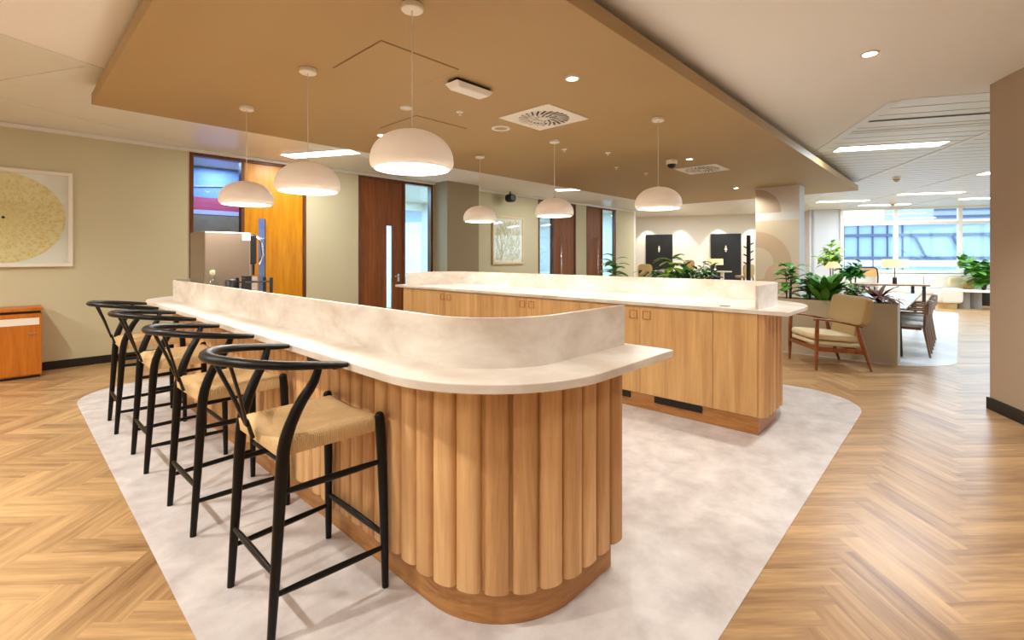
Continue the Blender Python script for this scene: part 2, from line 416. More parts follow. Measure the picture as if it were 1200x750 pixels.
struct('wall_alcove', mb, M['wall_w'], 'white return wall past the sage wall', 'wall')
# rooms behind the left wall
struct('wall_offices', MB().box(1.2,1.3,WV+WT,12.6,0,ZC).box(4.35,4.45,WV+WT,12.6,0,ZC).box(9.2,9.3,WV+WT,12.6,0,ZC).box(1.2,4.45,10.4,10.5,0,ZC).box(4.45,16.04,12.5,12.6,0,.9).box(4.45,16.04,12.5,12.6,2.95,ZC), M['wall_w'], 'white office walls behind the glazed doors', 'wall')

def door(name, x0, x1, leaf, slot, side, glass_side, matl, label, hx, z_handle=1.08, pull=False):
    """x0..x1 leaf span; slot = glass slot span in the leaf; side = sidelight span"""
    d = thing(name, label, 'door', (x0, WV, 0), kind='structure')
    zt = 3.10
    a, b_ = slot
    z0s, z1s = .35, (2.16 if not pull else 0)
    y0, y1 = WV+.02, WV+.065
    mb = MB()
    if pull: mb.box(leaf[0],leaf[1],y0,y1,.01,zt)
    else:
        mb.box(leaf[0],a,y0,y1,.01,zt).box(b_,leaf[1],y0,y1,.01,zt).box(a,b_,y0,y1,.01,z0s).box(a,b_,y0,y1,z1s,zt)
    mb.build('door_leaf', matl, d)
    if not pull:
        MB().box(a,b_,y0+.02,y0+.028,z0s,z1s).build('glass_slot', M['gdoor'], d)
        h = MB().tube([(hx,y0-.055,z_handle),(hx-.13,y0-.055,z_handle)], .010, 8).tube([(hx,y0,z_handle),(hx,y0-.055,z_handle)], .010, 8).build('door_handle', M['chrome'], d, smooth=True)
        MB().box(hx-.025,hx+.025,y0-.008,y0,z_handle-.11,z_handle+.05).build('lock_plate', M['chrome'], h)
    else:
        h = MB().tube([(hx,y0-.06,.3),(hx,y0-.06,2.15)], .019, 10).tube([(hx,y0,.5),(hx,y0-.06,.5)], .01, 8).tube([(hx,y0,1.95),(hx,y0-.06,1.95)], .01, 8).build('pull_handle', M['chrome'], d, smooth=True)
    s0, s1 = side
    MB().box(s0,s1,y0+.02,y0+.028,.02,zt).build('side_glass', M['gdoor'], d)
    f = MB(); lo, hi = min(x0,s0), max(x1,s1)
    t = .055
    f.box(lo-t,lo,WV-.012,WV+WT,0,ZC-.02).box(hi,hi+t,WV-.012,WV+WT,0,ZC-.02).box(lo,hi,WV-.012,WV+WT,zt,ZC-.02)
    mid = (leaf[0]+s1)/2 if s0 < leaf[0] else (leaf[1]+s0)/2
    f.box(mid-.025,mid+.025,WV-.012,WV+WT,0,zt)
    f.build('door_frame', M['frame'], d, bevel=.003)
    return d
door('door_1', 2.065, 3.79, (2.80,3.79), (3.03,3.15), (2.065,2.75), 0, M['doorlit'], 'brightly lit timber door with glass slot and side window, leftmost', 3.22)
door('door_2', 4.955, 6.70, (4.955,5.96), (5.56,5.70), (6.01,6.70), 0, M['doorw'], 'dark brown timber door with tall glass slot and pale side window', 5.85)
door('door_3', 10.58, 12.30, (11.25,12.30), (0,0), (10.58,11.2), 0, M['doorw'], 'dark brown timber door with long steel pull beyond the framed leaf print', 11.55, pull=True)
door('door_4', 13.01, 14.70, (13.01,13.85), (0,0), (13.9,14.70), 0, M['doorw'], 'dark brown timber door with long steel pull, last before the white lounge', 13.55, pull=True)
# what is seen in the first office: stacked colour panels
wp = thing('wall_panel', 'blue and magenta wall panel seen through the first door window', 'wall panel', (2.6,10.4,0))
MB().box(1.35,4.3,10.37,10.4,2.62,ZC-.02).build('blue_band', M['blue'], wp)
MB().box(1.35,4.3,10.37,10.4,2.38,2.62).build('magenta_band', M['mag'], wp)
MB().box(1.35,4.3,10.36,10.4,2.30,2.38).build('lilac_band', M['lilac'], wp)
MB().box(3.35,4.3,10.37,10.4,0,2.30).build('lilac_panel', M['lilac'], wp)
MB().box(1.35,3.35,10.37,10.4,0,2.30).build('brown_panel', M['brownp'], wp)
MB().bar((1.5,10.362,2.72),(4.2,10.362,2.98),.01,.045,(0,1,0)).build('pale_streak', M['lilac'], wp)

# ---- walls of the hall
struct('wall_right', MB().hbox(-9,5.886,-3.45,-3.145,0,ZC), M['wall_b'], 'beige wall at the right edge', 'wall')
struct('wall_hall', MB().hbox(5.6,5.886,-13.3,-3.45,0,ZC), M['wall_w'], 'white wall behind the beige corner', 'wall')
struct('baseboard_right', MB().hbox(-9,5.905,-3.145,-3.125,0,.115).hbox(5.886,5.905,-6,-3.145,0,.115), M['base'], 'black skirting on the beige wall', 'baseboard')
struct('wall_back', MB().box(-5.1,-5,-6.4,8.95,0,ZC), M['wall_w'], 'white wall behind the camera', 'wall')
struct('wall_lounge', MB().hbox(21.154,21.27,-6.0,6.5,0,ZC), M['wall_w'], 'white lounge wall with two black doors', 'wall')
struct('wall_far', MB().hbox(19.734,19.85,-6.27,-5.35,0,ZC).hbox(19.734,21.2,-5.45,-5.30,0,ZC), M['wall_g'], 'grey end wall left of the windows', 'wall')
struct('wall_window', MB().hbox(19.70,19.85,-13.3,-6.27,0,.98), M['wall_w'], 'white wall under the windows', 'wall')
struct('wall_side', MB().hbox(5.6,19.85,-13.4,-13.3,0,.6).hbox(5.6,19.85,-13.4,-13.3,2.9,ZC), M['wall_w'], 'white sill wall of the side glazing', 'wall')
def hall_window(name, q0, q1, z0, z1, mulls, tr, label):
    d = thing(name, label, 'window', (*W(19.75,(q0+q1)/2), z0), kind='structure')
    f = MB(); f.hbox(19.70,19.79,q0,q1,z0,z0+.06).hbox(19.70,19.79,q0,q1,z1-.06,z1)
    for q in mulls: f.hbox(19.68,19.80,q-.055,q+.055,z0+.06,z1-.06)
    f.hbox(19.69,19.79,q0,q1,tr-.05,tr+.05)
    f.build('window_frame', M['white'], d)
    MB().hbox(19.74,19.75,q0,q1,z0+.06,z1-.06).build('window_glass', M['gblue'], d)
    MB().hbox(19.58,19.72,q0,q1,z0-.03,z0).build('window_sill', M['white'], d)
hall_window('window_1', -13.3, -6.27, .98, 3.2, (-6.30,-7.92,-9.73,-11.5,-13.25), 2.66, 'wide white framed office window with transom and tall panes')
d = thing('window_2', 'side glazing of the hall', 'window', (*W(13,-13.35), .6), kind='structure')
MB().hbox(5.9,19.8,-13.36,-13.34,.6,2.9).build('window_glass', M['gblue'], d)
f = MB()
for p in (6,8,10,12,14,16,18,19.7): f.hbox(p-.05,p+.05,-13.4,-13.3,.6,2.9)
f.build('window_frame', M['white'], d)

# lounge doors, black, with pictogram
for (q0, q1, nm, lab, fem) in ((-.583,.418,'door_5','black washroom door, left of the two at the far end',0),(-3.201,-2.145,'door_6','black washroom door, right of the two, beside the coat stand',1)):
    d = thing(nm, lab, 'door', (*W(21.1,(q0+q1)/2),0), kind='structure')
    MB().hbox(21.10,21.15,q0+.03,q1-.03,.01,2.38).build('door_leaf', M['dark'], d)
    MB().hbox(21.09,21.155,q0-.04,q0+.03,0,2.44).hbox(21.09,21.155,q1-.03,q1+.04,0,2.44).hbox(21.09,21.155,q0+.03,q1-.03,2.38,2.44).build('door_frame', M['base'], d)
    qc = (q0+q1)/2; s = MB()
    s.hbox(21.085,21.1,qc-.035,qc+.035,1.80,1.90).hbox(21.085,21.1,qc-.024,qc-.005,1.70,1.80).hbox(21.085,21.1,qc+.005,qc+.024,1.70,1.80)
    if fem: s.hbox(21.085,21.1,qc-.055,qc+.055,1.78,1.83)
    s.hbox(21.085,21.1,qc-.022,qc+.022,1.915,1.955)
    s.build('door_sign', M['white'], d)
    MB().hbox(21.04,21.06,q1-.16,q1-.14,.95,1.15).hbox(21.05,21.1,q1-.155,q1-.145,1.0,1.02).build('door_handle', M['chrome'], d)

# column with mural
col = thing('column', 'square column with painted arches under the raft', 'column', (11.55,2.82,0), kind='structure')
MB().box(11.3,11.75,2.43,3.27,0,ZR).build('shaft', M['wall_g'], col)
MB().box(11.297,11.3,2.43,3.27,2.45,ZR).build('mural_field', M['mural3'], col)
def half_disc(cy, cz, r, x, clip, n=24, full=False):
    pts = []
    for k in range(n+1):
        a = -PI/2 + PI*k/n if not full else 2*PI*k/n
        y = cy - r*math.cos(a); z = cz + r*math.sin(a)
        pts.append((min(clip[1],max(clip[0],y)), min(clip[3],max(clip[2],z))))
    mb = MB(); k0 = len(pts); mb.v = [(x, y, z) for y, z in pts] + [(x+.003, y, z) for y, z in pts]
    mb.face(list(range(k0))); mb.face([k0+i for i in range(k0)][::-1])
    for i in range(k0): mb.face([i, (i+1)%k0, k0+(i+1)%k0, k0+i][::-1])
    return mb
cl = (2.43,3.27,0.0,3.0)
MB().box(11.297,11.3,2.43,3.27,0,2.28).build('mural_field', M['mural1'], col)
MB().box(11.297,11.3,2.43,3.27,2.28,2.45).build('mural_band', M['wall_w'], col)
half_disc(3.27,1.35,.70,11.293,cl).build('mural_arch', M['mural2'], col)
half_disc(3.27,1.35,.36,11.290,cl).build('mural_arch', M['mural1'], col)
half_disc(3.27,2.47,.50,11.294,(2.43,3.27,2.45,3.0)).build('mural_arch', M['mural4'], col)
half_disc(2.75,1.05,.34,11.287,cl,full=True).build('mural_disc', M['mural2'], col)

# ================================================================== BARS
def fluted(path_pts, pitch, depth, z0, z1, mbx, w=.103, mirror_x=None):
    P = [Vector((x, y, 0)) for x, y in path_pts]
    seg = [(P[i+1]-P[i]).length for i in range(len(P)-1)]; tot = sum(seg)
    n = int(tot/pitch); rnd = random.Random(11)
    for k in range(n):
        d = (k+.5)*tot/n; acc = 0
        for i, l in enumerate(seg):
            if acc + l >= d: break
            acc += l
        t = (d-acc)/seg[i]; p = P[i].lerp(P[i+1], t); tg = (P[i+1]-P[i]).normalized()
        nm = Vector((tg.y, -tg.x, 0))            # outward for a U path drawn near-end -> left -> far-end
        if mirror_x: nm = -nm
        poly = []
        for j in range(9):
            a = PI*j/8
            q = p + tg*(-math.cos(a)*w/2) + nm*(depth*math.sin(a)**.5)
            poly.append((q.x, q.y))
        q = p + tg*(w/2) - nm*.004; poly.append((q.x, q.y)); q = p - tg*(w/2) - nm*.004; poly.append((q.x, q.y))
        mbx.r = rnd.random(); mbx.prism(poly if mirror_x else poly, z0, z1)
    mbx.r = 0
def offset_poly(path, close_x): return path

ZT0, ZT1, ZS = 1.02, 1.055, 1.256
# --- bar 1
def outward(path):   # check orientation: make normals point outwards (away from interior x+)
    return path
core1 = u_path(2.05, 1.25, 1.21, 6.40, .455)
b1 = thing('bar_counter', 'fluted oak bar base with curved end and plinth, in front of the stools', 'bar counter', (1.65,3.8,0))
mb = MB(); mb.r=.3; mb.prism(core1, .15, ZT0); mb.build('carcass', M['oak'], b1)
mb = MB(); fluted(core1[::-1], .1115, .036, .155, ZT0-.002, mb); mb.build('fluted_cladding', M['flute'], b1, smooth=True, auto=50)
MB().prism(u_path(2.015, 1.265, 1.232, 6.38, .43), 0.003, .152).build('plinth', M['oakd'], b1, bevel=.003)
w1 = thing('worktop', 'cream stone worktop of the front bar with curved upstand', 'worktop', (1.6,3.8,ZT0))
MB().prism(rrect(1.0,2.2,1.0,6.6,(.6,.01,.01,.6),20), ZT0, ZT1).build('slab', M['quartz'], w1, bevel=.004)
def ribbon(path, th, z0, z1):
    P = [Vector((x,y,0)) for x,y in path]; out = []; inn = []
    for i in range(len(P)):
        t = (P[min(i+1,len(P)-1)]-P[max(i-1,0)]).normalized(); n = Vector((t.y,-t.x,0))
        out.append(P[i]); inn.append(P[i]+n*th)
    poly = [(p.x,p.y) for p in out] + [(p.x,p.y) for p in inn[::-1]]
    mb = MB(); m = len(P); k = 2*m
    for z in (z0,z1):
        for p in poly: mb.v.append((p[0],p[1],z))
    for i in range(m-1):
        a, b_ = i, i+1; c, d = k-1-i-1, k-1-i
        mb.face([a,b_,c,d]); mb.face([k+d,k+c,k+b_,k+a])
    for i in range(k):
        j = (i+1)%k; mb.face([i,k+i,k+j,j])
    return mb
up1 = u_path(2.155, 1.245, 1.26, 6.34, .36)
ribbon(up1, -.022, ZT1, ZS).build('upstand', M['quartz'], w1, smooth=True, auto=35)
MB().box(1.03,1.19,2.08,2.36,ZT0-.035,ZT0).build('dark_block', M['dark'], w1, bevel=.004)  # plain dark block added under the worktop overhang
# --- bar 2 (mirrored; its open side with cupboards faces the camera)
core2 = [(6.5-x, y) for x, y in u_path(2.17, 1.25, 1.21, 6.40, .455)]
b2 = thing('bar_counter', 'oak bar base with fluted rounded end and vented plinth, behind the aisle', 'bar counter', (4.9,3.8,0))
mb = MB(); mb.r=.5
xo = [p for p in core2]
# shell: near block, back body, far block
i0 = 0
shell = core2 + [(4.33,6.02),(4.90,6.02),(4.90,1.602),(4.33,1.602)]
mb2 = MB(); mb2.r=.5
mb2.prism(shell, .15, ZT0); mb2.build('carcass', M['oak'], b2)
mb = MB(); fluted(core2, .1115, .036, .155, ZT0-.002, mb)
mb.build('fluted_cladding', M['flute'], b2, smooth=True, auto=50)
MB().prism([(6.5-x,y) for x,y in u_path(2.17,1.265,1.232,6.38,.43)][::-1], .003, .15).build('plinth', M['oakd'], b2, bevel=.003)
MB().box(4.314,4.332,1.235,1.60,.155,ZT0-.004).build('filler_panel', M['oak'], b2, bevel=.002)
MB().box(4.314,4.332,6.02,6.37,.155,ZT0-.004).build('filler_panel', M['oak'], b2, bevel=.002)
for (a, b_) in ((1.70,2.16),(2.42,2.88)):
    g = MB().box(4.318,4.331,a,b_,.088,.146).build('vent_grille', M['dark'], b2)
    s = MB()
    for i in range(3): s.box(4.314,4.318,a+.01,b_-.01,.098+i*.018,.103+i*.018)
    s.build('louvre', M['base'], g)
w2 = thing('worktop', 'cream stone worktop of the rear bar with long upstand behind it', 'worktop', (4.9,3.8,ZT0))
MB().prism(rrect(4.3,5.5,1.0,6.6,(.01,.6,.6,.01),20), ZT0, ZT1).build('slab', M['quartz'], w2, bevel=.004)
ribbon([(6.5-x,y) for x,y in up1], .022, ZT1, ZS).build('upstand', M['quartz'], w2, smooth=True, auto=35)
doors_lab = [('oak double cupboard of the rear bar nearest the fluted end, above the black vent',1.602,2.31,3.03),
             ('oak double cupboard in the middle of the rear bar',3.03,3.80,4.66),
             ('oak double cupboard of the rear bar nearest the dark brown door',4.66,5.34,6.018)]
for lab, a, m_, b_ in doors_lab:
    c = thing('cupboard', lab, 'cupboard', (4.6,(a+b_)/2,.155), group='oak cupboards of the rear bar')
    mb = MB(); mb.r = .4
    mb.box(4.334,4.89,a+.002,b_-.002,.155,ZT0-.004); mb.build('carcass', M['oak'], c)
    for (d0, d1, hs) in ((a+.002,m_-.002,-1),(m_+.002,b_-.002,1)):
        mb = MB(); mb.r = random.random(); mb.box(4.314,4.332,d0,d1,.155,ZT0-.018); dd = mb.build('door', M['oak'], c, bevel=.002)
        e = m_ + hs*.03; y0, y1 = (e-.085,e) if hs < 0 else (e,e+.085)
        h = MB(); t=.008
        h.box(4.308,4.314,y0,y1,.97-t,.97).box(4.308,4.314,y0,y1,.885,.885+t).box(4.308,4.314,y0,y0+t,.885+t,.97-t).box(4.308,4.314,y1-t,y1,.885+t,.97-t)
        h.build('handle', M['oakd'], dd)
tag(MB().lathe([(.0,0),(.045,0),(.048,.002),(.048,.004),(.04,.005),(0,.005)],4.47,1.55,24,ZT1).build('cable_outlet', M['silver'], smooth=True, auto=30), 'round metal cable outlet set in the rear worktop', 'cable outlet')

# ================================================================== BAR STOOLS
def make_stool():
    t = thing('bar_stool', '', 'bar stool')
    LEG = M['black']
    def arc_z(x): return 1.095 - .05*max(0,min(1,(x+.36)/.40))
    # local: +x faces the bar, y sideways; seat centre at origin
    def leg(pts, rad, name='leg'):
        n = 14; P = []; Rr = []
        V_ = [Vector(p) for p in pts]
        for i in range(n+1):                              # Catmull-Rom
            u = i/n*(len(V_)-1); k = min(int(u), len(V_)-2); f = u-k
            p0, p1, p2, p3 = V_[max(k-1,0)], V_[k], V_[k+1], V_[min(k+2,len(V_)-1)]
            P.append(.5*((2*p1)+(p2-p0)*f+(2*p0-5*p1+4*p2-p3)*f*f+(3*p1-p0-3*p2+p3)*f**3))
            Rr.append(rad[k]*(1-f)+rad[k+1]*f)
        return MB().tube(P, Rr, 12).build(name, LEG, t, smooth=True, auto=60)
    for s in (-1,1):
        leg([(.245,s*.276,0),(.24,s*.268,.4),(.232,s*.258,.70),(.228,s*.253,.775),(.227,s*.253,.79)], [.015,.0205,.0235,.022,.010], 'front_leg')
        leg([(-.235,s*.237,0),(-.21,s*.238,.40),(-.195,s*.238,.66),(-.18,s*.240,.78),(-.135,s*.252,.90),(-.085,s*.270,.985),(-.062,s*.277,1.055)], [.0155,.021,.0245,.0245,.022,.019,.014], 'back_leg')
    # stretchers
    def st(a, b_, r, nm):
        a, b_ = Vector(a), Vector(b_); m_ = (a+b_)/2
        return MB().tube([a, a.lerp(b_,.25), m_, a.lerp(b_,.75), b_], [r*.75,r,r*1.05,r,r*.75], 10, sy=1.35).build(nm, LEG, t, smooth=True, auto=60)
    for s in (-1,1):
        st((.24,s*.27,.18),(-.225,s*.237,.18),.0105,'side_stretcher'); st((.235,s*.262,.57),(-.2,s*.237,.57),.0105,'side_stretcher')
        st((.225,s*.232,.735),(-.17,s*.214,.735),.010,'seat_rail')
    st((.243,.274,.235),(.243,-.274,.235),.0125,'footrest'); st((-.222,.237,.262),(-.222,-.237,.262),.0115,'back_stretcher')
    st((.222,.24,.735),(.222,-.24,.735),.010,'seat_rail'); st((-.172,.225,.735),(-.172,-.225,.735),.010,'seat_rail')
    # woven seat: trapezoid with saddle dip, split in four woven wedges
    mb = MB(); n = 16; hf, hb = .238, .222; xf, xb = .245, -.20
    def sp(i, j):
        u, v = i/n*2-1, j/n*2-1
        x = xb + (xf-xb)*(u+1)/2; hw = hb + (hf-hb)*(u+1)/2
        y = v*hw*1.06
        e = max(abs(u), abs(v))
        z = .783 - .034*(1-e)**.9 - .012*(1-abs(v)) - (.022*max(0,(e-.84)/.16)**2)
        # corners notch for the legs
        return (x*(1+.03*(abs(u)**8)), y, z)
    idx = {}
    for i in range(n+1):
        for j in range(n+1):
            idx[i,j] = len(mb.v); mb.v.append(sp(i,j))
    def wed(i, j): return abs(i+.5-n/2) >= abs(j+.5-n/2)
    for i in range(n):
        for j in range(n):
            q = [(i,j),(i+1,j),(i+1,j+1),(i,j+1)]
            if wed(i,j): uv = [(mb.v[idx[c]][1], mb.v[idx[c]][0]) for c in q]
            else: uv = [(mb.v[idx[c]][0], mb.v[idx[c]][1]) for c in q]
            mb.face([idx[c] for c in q], uv)
    # side skirts and underside
    rim = [(i,0) for i in range(n)] + [(n,j) for j in range(n)] + [(n-i,n) for i in range(n)] + [(0,n-j) for j in range(n)]
    low = []
    for c in rim:
        x, y, z = mb.v[idx[c]]; low.append(len(mb.v)); mb.v.append((x*.985+.0003, y*.985, .708))
    for k in range(len(rim)):
        k2 = (k+1) % len(rim); a, b_ = idx[rim[k]], idx[rim[k2]]
        on_x = rim[k][1] in (0,n) and rim[k2][1] in (0,n)
        f = (lambda v_: (v_[0], v_[2])) if on_x else (lambda v_: (v_[1], v_[2]))
        mb.face([low[k], low[k2], b_, a], [f(mb.v[w_]) for w_ in (low[k],low[k2],b_,a)])
    mb.face(low[::-1], [(0,0)]*len(low))
    mb.build('seat', M['cord'], t, smooth=True, auto=70)
    # bentwood top rail
    P = []; Rd = []
    r = .29; cx = -.08
    P.append((.045,-.300)); P.append((0.0,-.298)); P.append((-.04,-.295))
    for k in range(19):
        a = -PI/2 - PI*k/18; P.append((cx + (r+.015)*math.cos(a)*1.0, r*math.sin(a)))
    P += [(-.04,.295),(0.0,.298),(.045,.300)]
    pts = [(x, y, arc_z(x)) for x, y in P]
    Rd = [.014,.0175,.019]+[.0195+.003*math.sin(PI*k/18) for k in range(19)]+[.019,.0175,.014]
    MB().tube(pts, Rd, 12, sx=1.2, sy=.86, upv=(0,0,1)).build('top_rail', LEG, t, smooth=True, auto=60)
    # Y splat
    base = Vector((-.222,0,.735)); fork = base.lerp(Vector((-.30,0,1.0)), .30)
    y = MB()
    y.tube([base, base.lerp(fork,.6), fork], [.015,.0135,.0125], 8, sx=1.25, sy=.6, upv=(-1,0,.4))
    for s in (-1,1):
        e = Vector((-.345,s*.125,1.085)); c1 = fork.lerp(e,.45)+Vector((0,s*.004,0))
        y.tube([fork-Vector((0,0,.02)), c1, e], [.012,.0115,.0125], 8, sx=1.2, sy=.6, upv=(-1,0,.4))
    y.build('wishbone_splat', LEG, t, smooth=True, auto=60)
    return t
stool = make_stool()
labs = ['black wishbone bar stool with cord seat, closest to the camera', 'black wishbone bar stool with cord seat, second from the camera',
        'black wishbone bar stool with cord seat, third from the camera', 'black wishbone bar stool with cord seat, farthest, nearest the sage wall']
for i, (x, y, a) in enumerate(((.945,2.18,0),(.93,3.24,1.0),(.915,4.34,0),(.90,5.43,-1.5))):
    o = stool if i == 0 else copy_tree(stool)
    o.location = (x, y, .003); o.rotation_euler.z = R(a); tag(o, labs[i], 'bar stool', 'wishbone stools along the bar')

# ================================================================== PENDANTS
def make_pendant():
    t = thing('pendant_lamp', '', 'pendant lamp')         # origin at the ceiling plate on the raft
    MB().lathe([(0,0),(.062,0),(.066,-.004),(.066,-.030),(.060,-.036),(0,-.036)],0,0,28).build('ceiling_plate', M['white'], t, smooth=True, auto=40)
    MB().tube([(0,0,-.036),(0,0,-.745)], .0035, 8).build('cord', M['white'], t, smooth=True)
    up = [(.2445*math.sin(PI/2*k/12)**.96, -.926+.181*math.cos(PI/2*k/12)) for k in range(13)]
    lowp = [(.2452,-.938),(.2440,-.950),(.2395,-.963),(.231,-.974),(.219,-.982)]
    inn = [(.2165,-.980),(.227,-.971),(.235,-.960),(.2392,-.948),(.2400,-.937)] + [((.2395*math.sin(PI/2*k/12)**.96), -.926+.174*math.cos(PI/2*k/12)) for k in range(12,-1,-1)]
    prof = up + lowp + inn
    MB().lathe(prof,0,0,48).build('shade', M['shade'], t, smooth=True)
    MB().lathe([(0,-.958),(.21,-.958),(.228,-.952),(.228,-.948),(0,-.948)],0,0,40).build('diffuser', M['lampglow'], t, smooth=True, auto=30)
    MB().lathe([(0,-.733),(.012,-.735),(.018,-.748),(0,-.75)],0,0,16).build('cord_grip', M['white'], t, smooth=True)
    return t
pend = make_pendant(); k = 0
PX = ((1.67,'over the front bar'),(4.85,'over the rear bar')); PY = ((2.38,'nearest the curved end','nearest the fluted end'),(3.8,'in the middle','in the middle'),(5.2,'nearest the brightly lit door','nearest the brown door'))
pend_pos = []
for i, (px, a) in enumerate(PX):
    for (py, *bl) in PY:
        o = pend if k == 0 else copy_tree(pend); k += 1
        o.location = (px, py, ZR); tag(o, 'cream dome pendant lamp %s, %s of its row' % (a, bl[i]), 'pendant lamp', 'cream dome pendants')
        pend_pos.append((px, py))

# ================================================================== RAFT FITTINGS
def disc(name, x, y, r, z, label, cat, ring='white', core=None, h=.012, group=None, cname='lens'):
    t = thing(name, label, cat, (x,y,z), group=group)
    MB().lathe([(r*.70,0),(r,0),(r*.97,-h),(r*.72,-h)],x,y,28,z,closed=True).build('trim_ring', M[ring], t, smooth=True, auto=40)
    MB().lathe([(0,0),(r*.70,0),(r*.70,-h*.55),(0,-h*.55)],x,y,28,z).build(cname, core or M['white'], t)
    return t
disc('downlight',3.265,2.37,.062,ZR,'lit round downlight in the raft near its right edge','downlight',core=M['downglow'],group='raft downlights')
disc('downlight',3.19,5.19,.062,ZR,'lit round downlight in the raft just left of the largest pendant','downlight',core=M['downglow'],group='raft downlights')
disc('downlight',2.775,4.06,.058,ZR,'unlit white round downlight beside the large pendant cord','downlight',group='raft downlights')
disc('downlight',7.184,3.016,.058,ZR,'lit round downlight in front of the rear air diffuser','downlight',core=M['downglow'],group='raft downlights')
disc('downlight',10.9,3.55,.062,ZR,'lit round downlight in the raft beside the column','downlight',core=M['downglow'],group='raft downlights')
disc('ceiling_speaker',3.97,3.90,.11,ZR,'round white ceiling speaker beside the front air diffuser','speaker',core=plain('speaker_mesh',(190,160,128),.6,bump=.5,bscale=500),cname='grille')
for (x, y, lab) in ((3.237,3.772,'small white sprinkler between exit light and ceiling speaker'),(5.36,4.03,'small white sprinkler behind the front air diffuser'),(5.965,3.70,'small white sensor in the raft middle, before the middle rear pendant'),(7.03,4.20,'small white sprinkler left of the right rear pendant cord'),(7.90,4.11,'small white sprinkler farthest back behind the right rear pendant')):
    t = thing('sprinkler', lab, 'sprinkler', (x,y,ZR), group='raft sprinklers')
    MB().lathe([(0,0),(.038,0),(.036,-.008),(.02,-.012),(0,-.012)],x,y,20,ZR).build('rosette', M['white'], t, smooth=True, auto=40)
    MB().lathe([(0,-.012),(.009,-.012),(.009,-.03),(.016,-.032),(.016,-.035),(0,-.035)],x,y,14,ZR).build('head', M['white'], t, smooth=True, auto=40)
t = thing('dome_camera', 'white dome camera with black lens under the raft', 'camera', (7.121,3.273,ZR))
MB().lathe([(0,0),(.085,0),(.085,-.05),(.075,-.06),(0,-.06)],7.121,3.273,28,ZR).build('housing', M['white'], t, smooth=True, auto=40)
MB().lathe([(.066,-.06),(.062,-.085),(.045,-.11),(.02,-.122),(0,-.124)],7.121,3.273,24,ZR).build('dome', M['dark'], t, smooth=True)
t = thing('emergency_light', 'white rectangular emergency light under the raft', 'emergency light', (2.78,3.12,ZR))
MB().box(2.60,2.98,3.06,3.18,ZR-.028,ZR).build('base_plate', M['dark'], t, bevel=.004)
mb = MB(); mb.v = [(2.575,3.035,ZR-.028),(3.005,3.035,ZR-.028),(3.005,3.205,ZR-.028),(2.575,3.205,ZR-.028),(2.62,3.06,ZR-.075),(2.96,3.06,ZR-.075),(2.96,3.18,ZR-.075),(2.62,3.18,ZR-.075)]
for q in ((0,1,2,3),(7,6,5,4),(0,4,5,1),(1,5,6,2),(2,6,7,3),(3,7,4,0)): mb.face(q)
mb.build('cover', M['white'], t, bevel=.006)
def air_vent(cx, cy, lab):
    t = thing('air_diffuser', lab, 'air diffuser', (cx,cy,ZR), group='swirl air diffusers')
    MB().box(cx-.345,cx+.345,cy-.345,cy+.345,ZR-.012,ZR).build('plate', M['white'], t, bevel=.004)
    mb = MB(); mb2 = MB(); mb3 = MB()
    for n, r0, r1, w in ((12,.07,.155,.022),(24,.17,.27,.024)):
        for k in range(n):
            a = 2*PI*k/n; tw = .45
            p0 = (cx+r0*math.cos(a), cy+r0*math.sin(a), ZR-.0135); p1 = (cx+r1*math.cos(a+tw*.5), cy+r1*math.sin(a+tw*.5), ZR-.0135)
            mb.bar(p0, p1, w, .004)
            q0 = (cx+r0*math.cos(a+.1), cy+r0*math.sin(a+.1), ZR-.018); q1 = (cx+r1*math.cos(a+tw*.5+.06), cy+r1*math.sin(a+tw*.5+.06), ZR-.018)
            mb2.bar(q0, q1, w*.45, .008)
    mb.build('slots', M['dark'], t); mb2.build('swirl_blades', M['white'], t)
    MB().lathe([(0,-.012),(.05,-.012),(.045,-.02),(0,-.022)],cx,cy,20,ZR).build('hub', M['white'], t, smooth=True, auto=40)
air_vent(3.99,3.27,'square white swirl air diffuser in the raft, nearer one')
air_vent(8.17,3.21,'square white swirl air diffuser in the raft, farther one')
for (x0, y0, s, lab) in ((1.79,2.92,.71,'flush square access hatch in the raft beside the largest pendant'),(3.0,4.2,.71,'flush square access hatch in the raft behind the largest pendant')):
    t = thing('access_hatch', lab, 'access hatch', (x0+s/2,y0+s/2,ZR), kind='structure')
    MB().box(x0,x0+s,y0,y0+s,ZR-.003,ZR).build('seam', plain('hatch_seam',(136,104,64),.7), t)
    MB().box(x0+.008,x0+s-.008,y0+.008,y0+s-.008,ZR-.006,ZR-.003).build('panel', M['raft'], t)

# main ceiling lights
disc('downlight',4.95,.55,.07,ZC,'lit round downlight in the plaster ceiling right of the raft','downlight',core=M['downglow'],group='plaster ceiling downlights')
def linear(p, q0, q1, lab, w=.15):
    t = thing('linear_light', lab, 'ceiling light', (*W(p,(q0+q1)/2),ZC), group='linear ceiling lights')
    MB().hbox(p-w-.02,p+w+.02,q0-.02,q1+.02,ZC-.006,ZC).build('frame', M['tbar'], t)
    MB().hbox(p-w,p+w,q0,q1,ZC-.012,ZC-.006).build('diffuser', M['linglow'], t)
lin_l = [(6.62,4.66,5.97,'lit linear ceiling light before the brightly lit door'),(8.72,-4.10,-2.72,'lit linear ceiling light nearest the beige wall'),(15.45,-7.67,-6.29,'lit linear ceiling light above the window table'),
         (17.2,-9.9,-8.52,'lit linear ceiling light at the right by the window'),(16.85,-6.07,-4.75,'lit linear ceiling light right behind the raft corner'),(18.45,-7.77,-6.42,'lit linear ceiling light closest to the windows'),(12.08,-7.7,-6.32,'lit linear ceiling light at the beige wall edge'),
         (11.95,1.75,2.45,'short lit ceiling light above the third door')]
for a in lin_l: linear(*a)
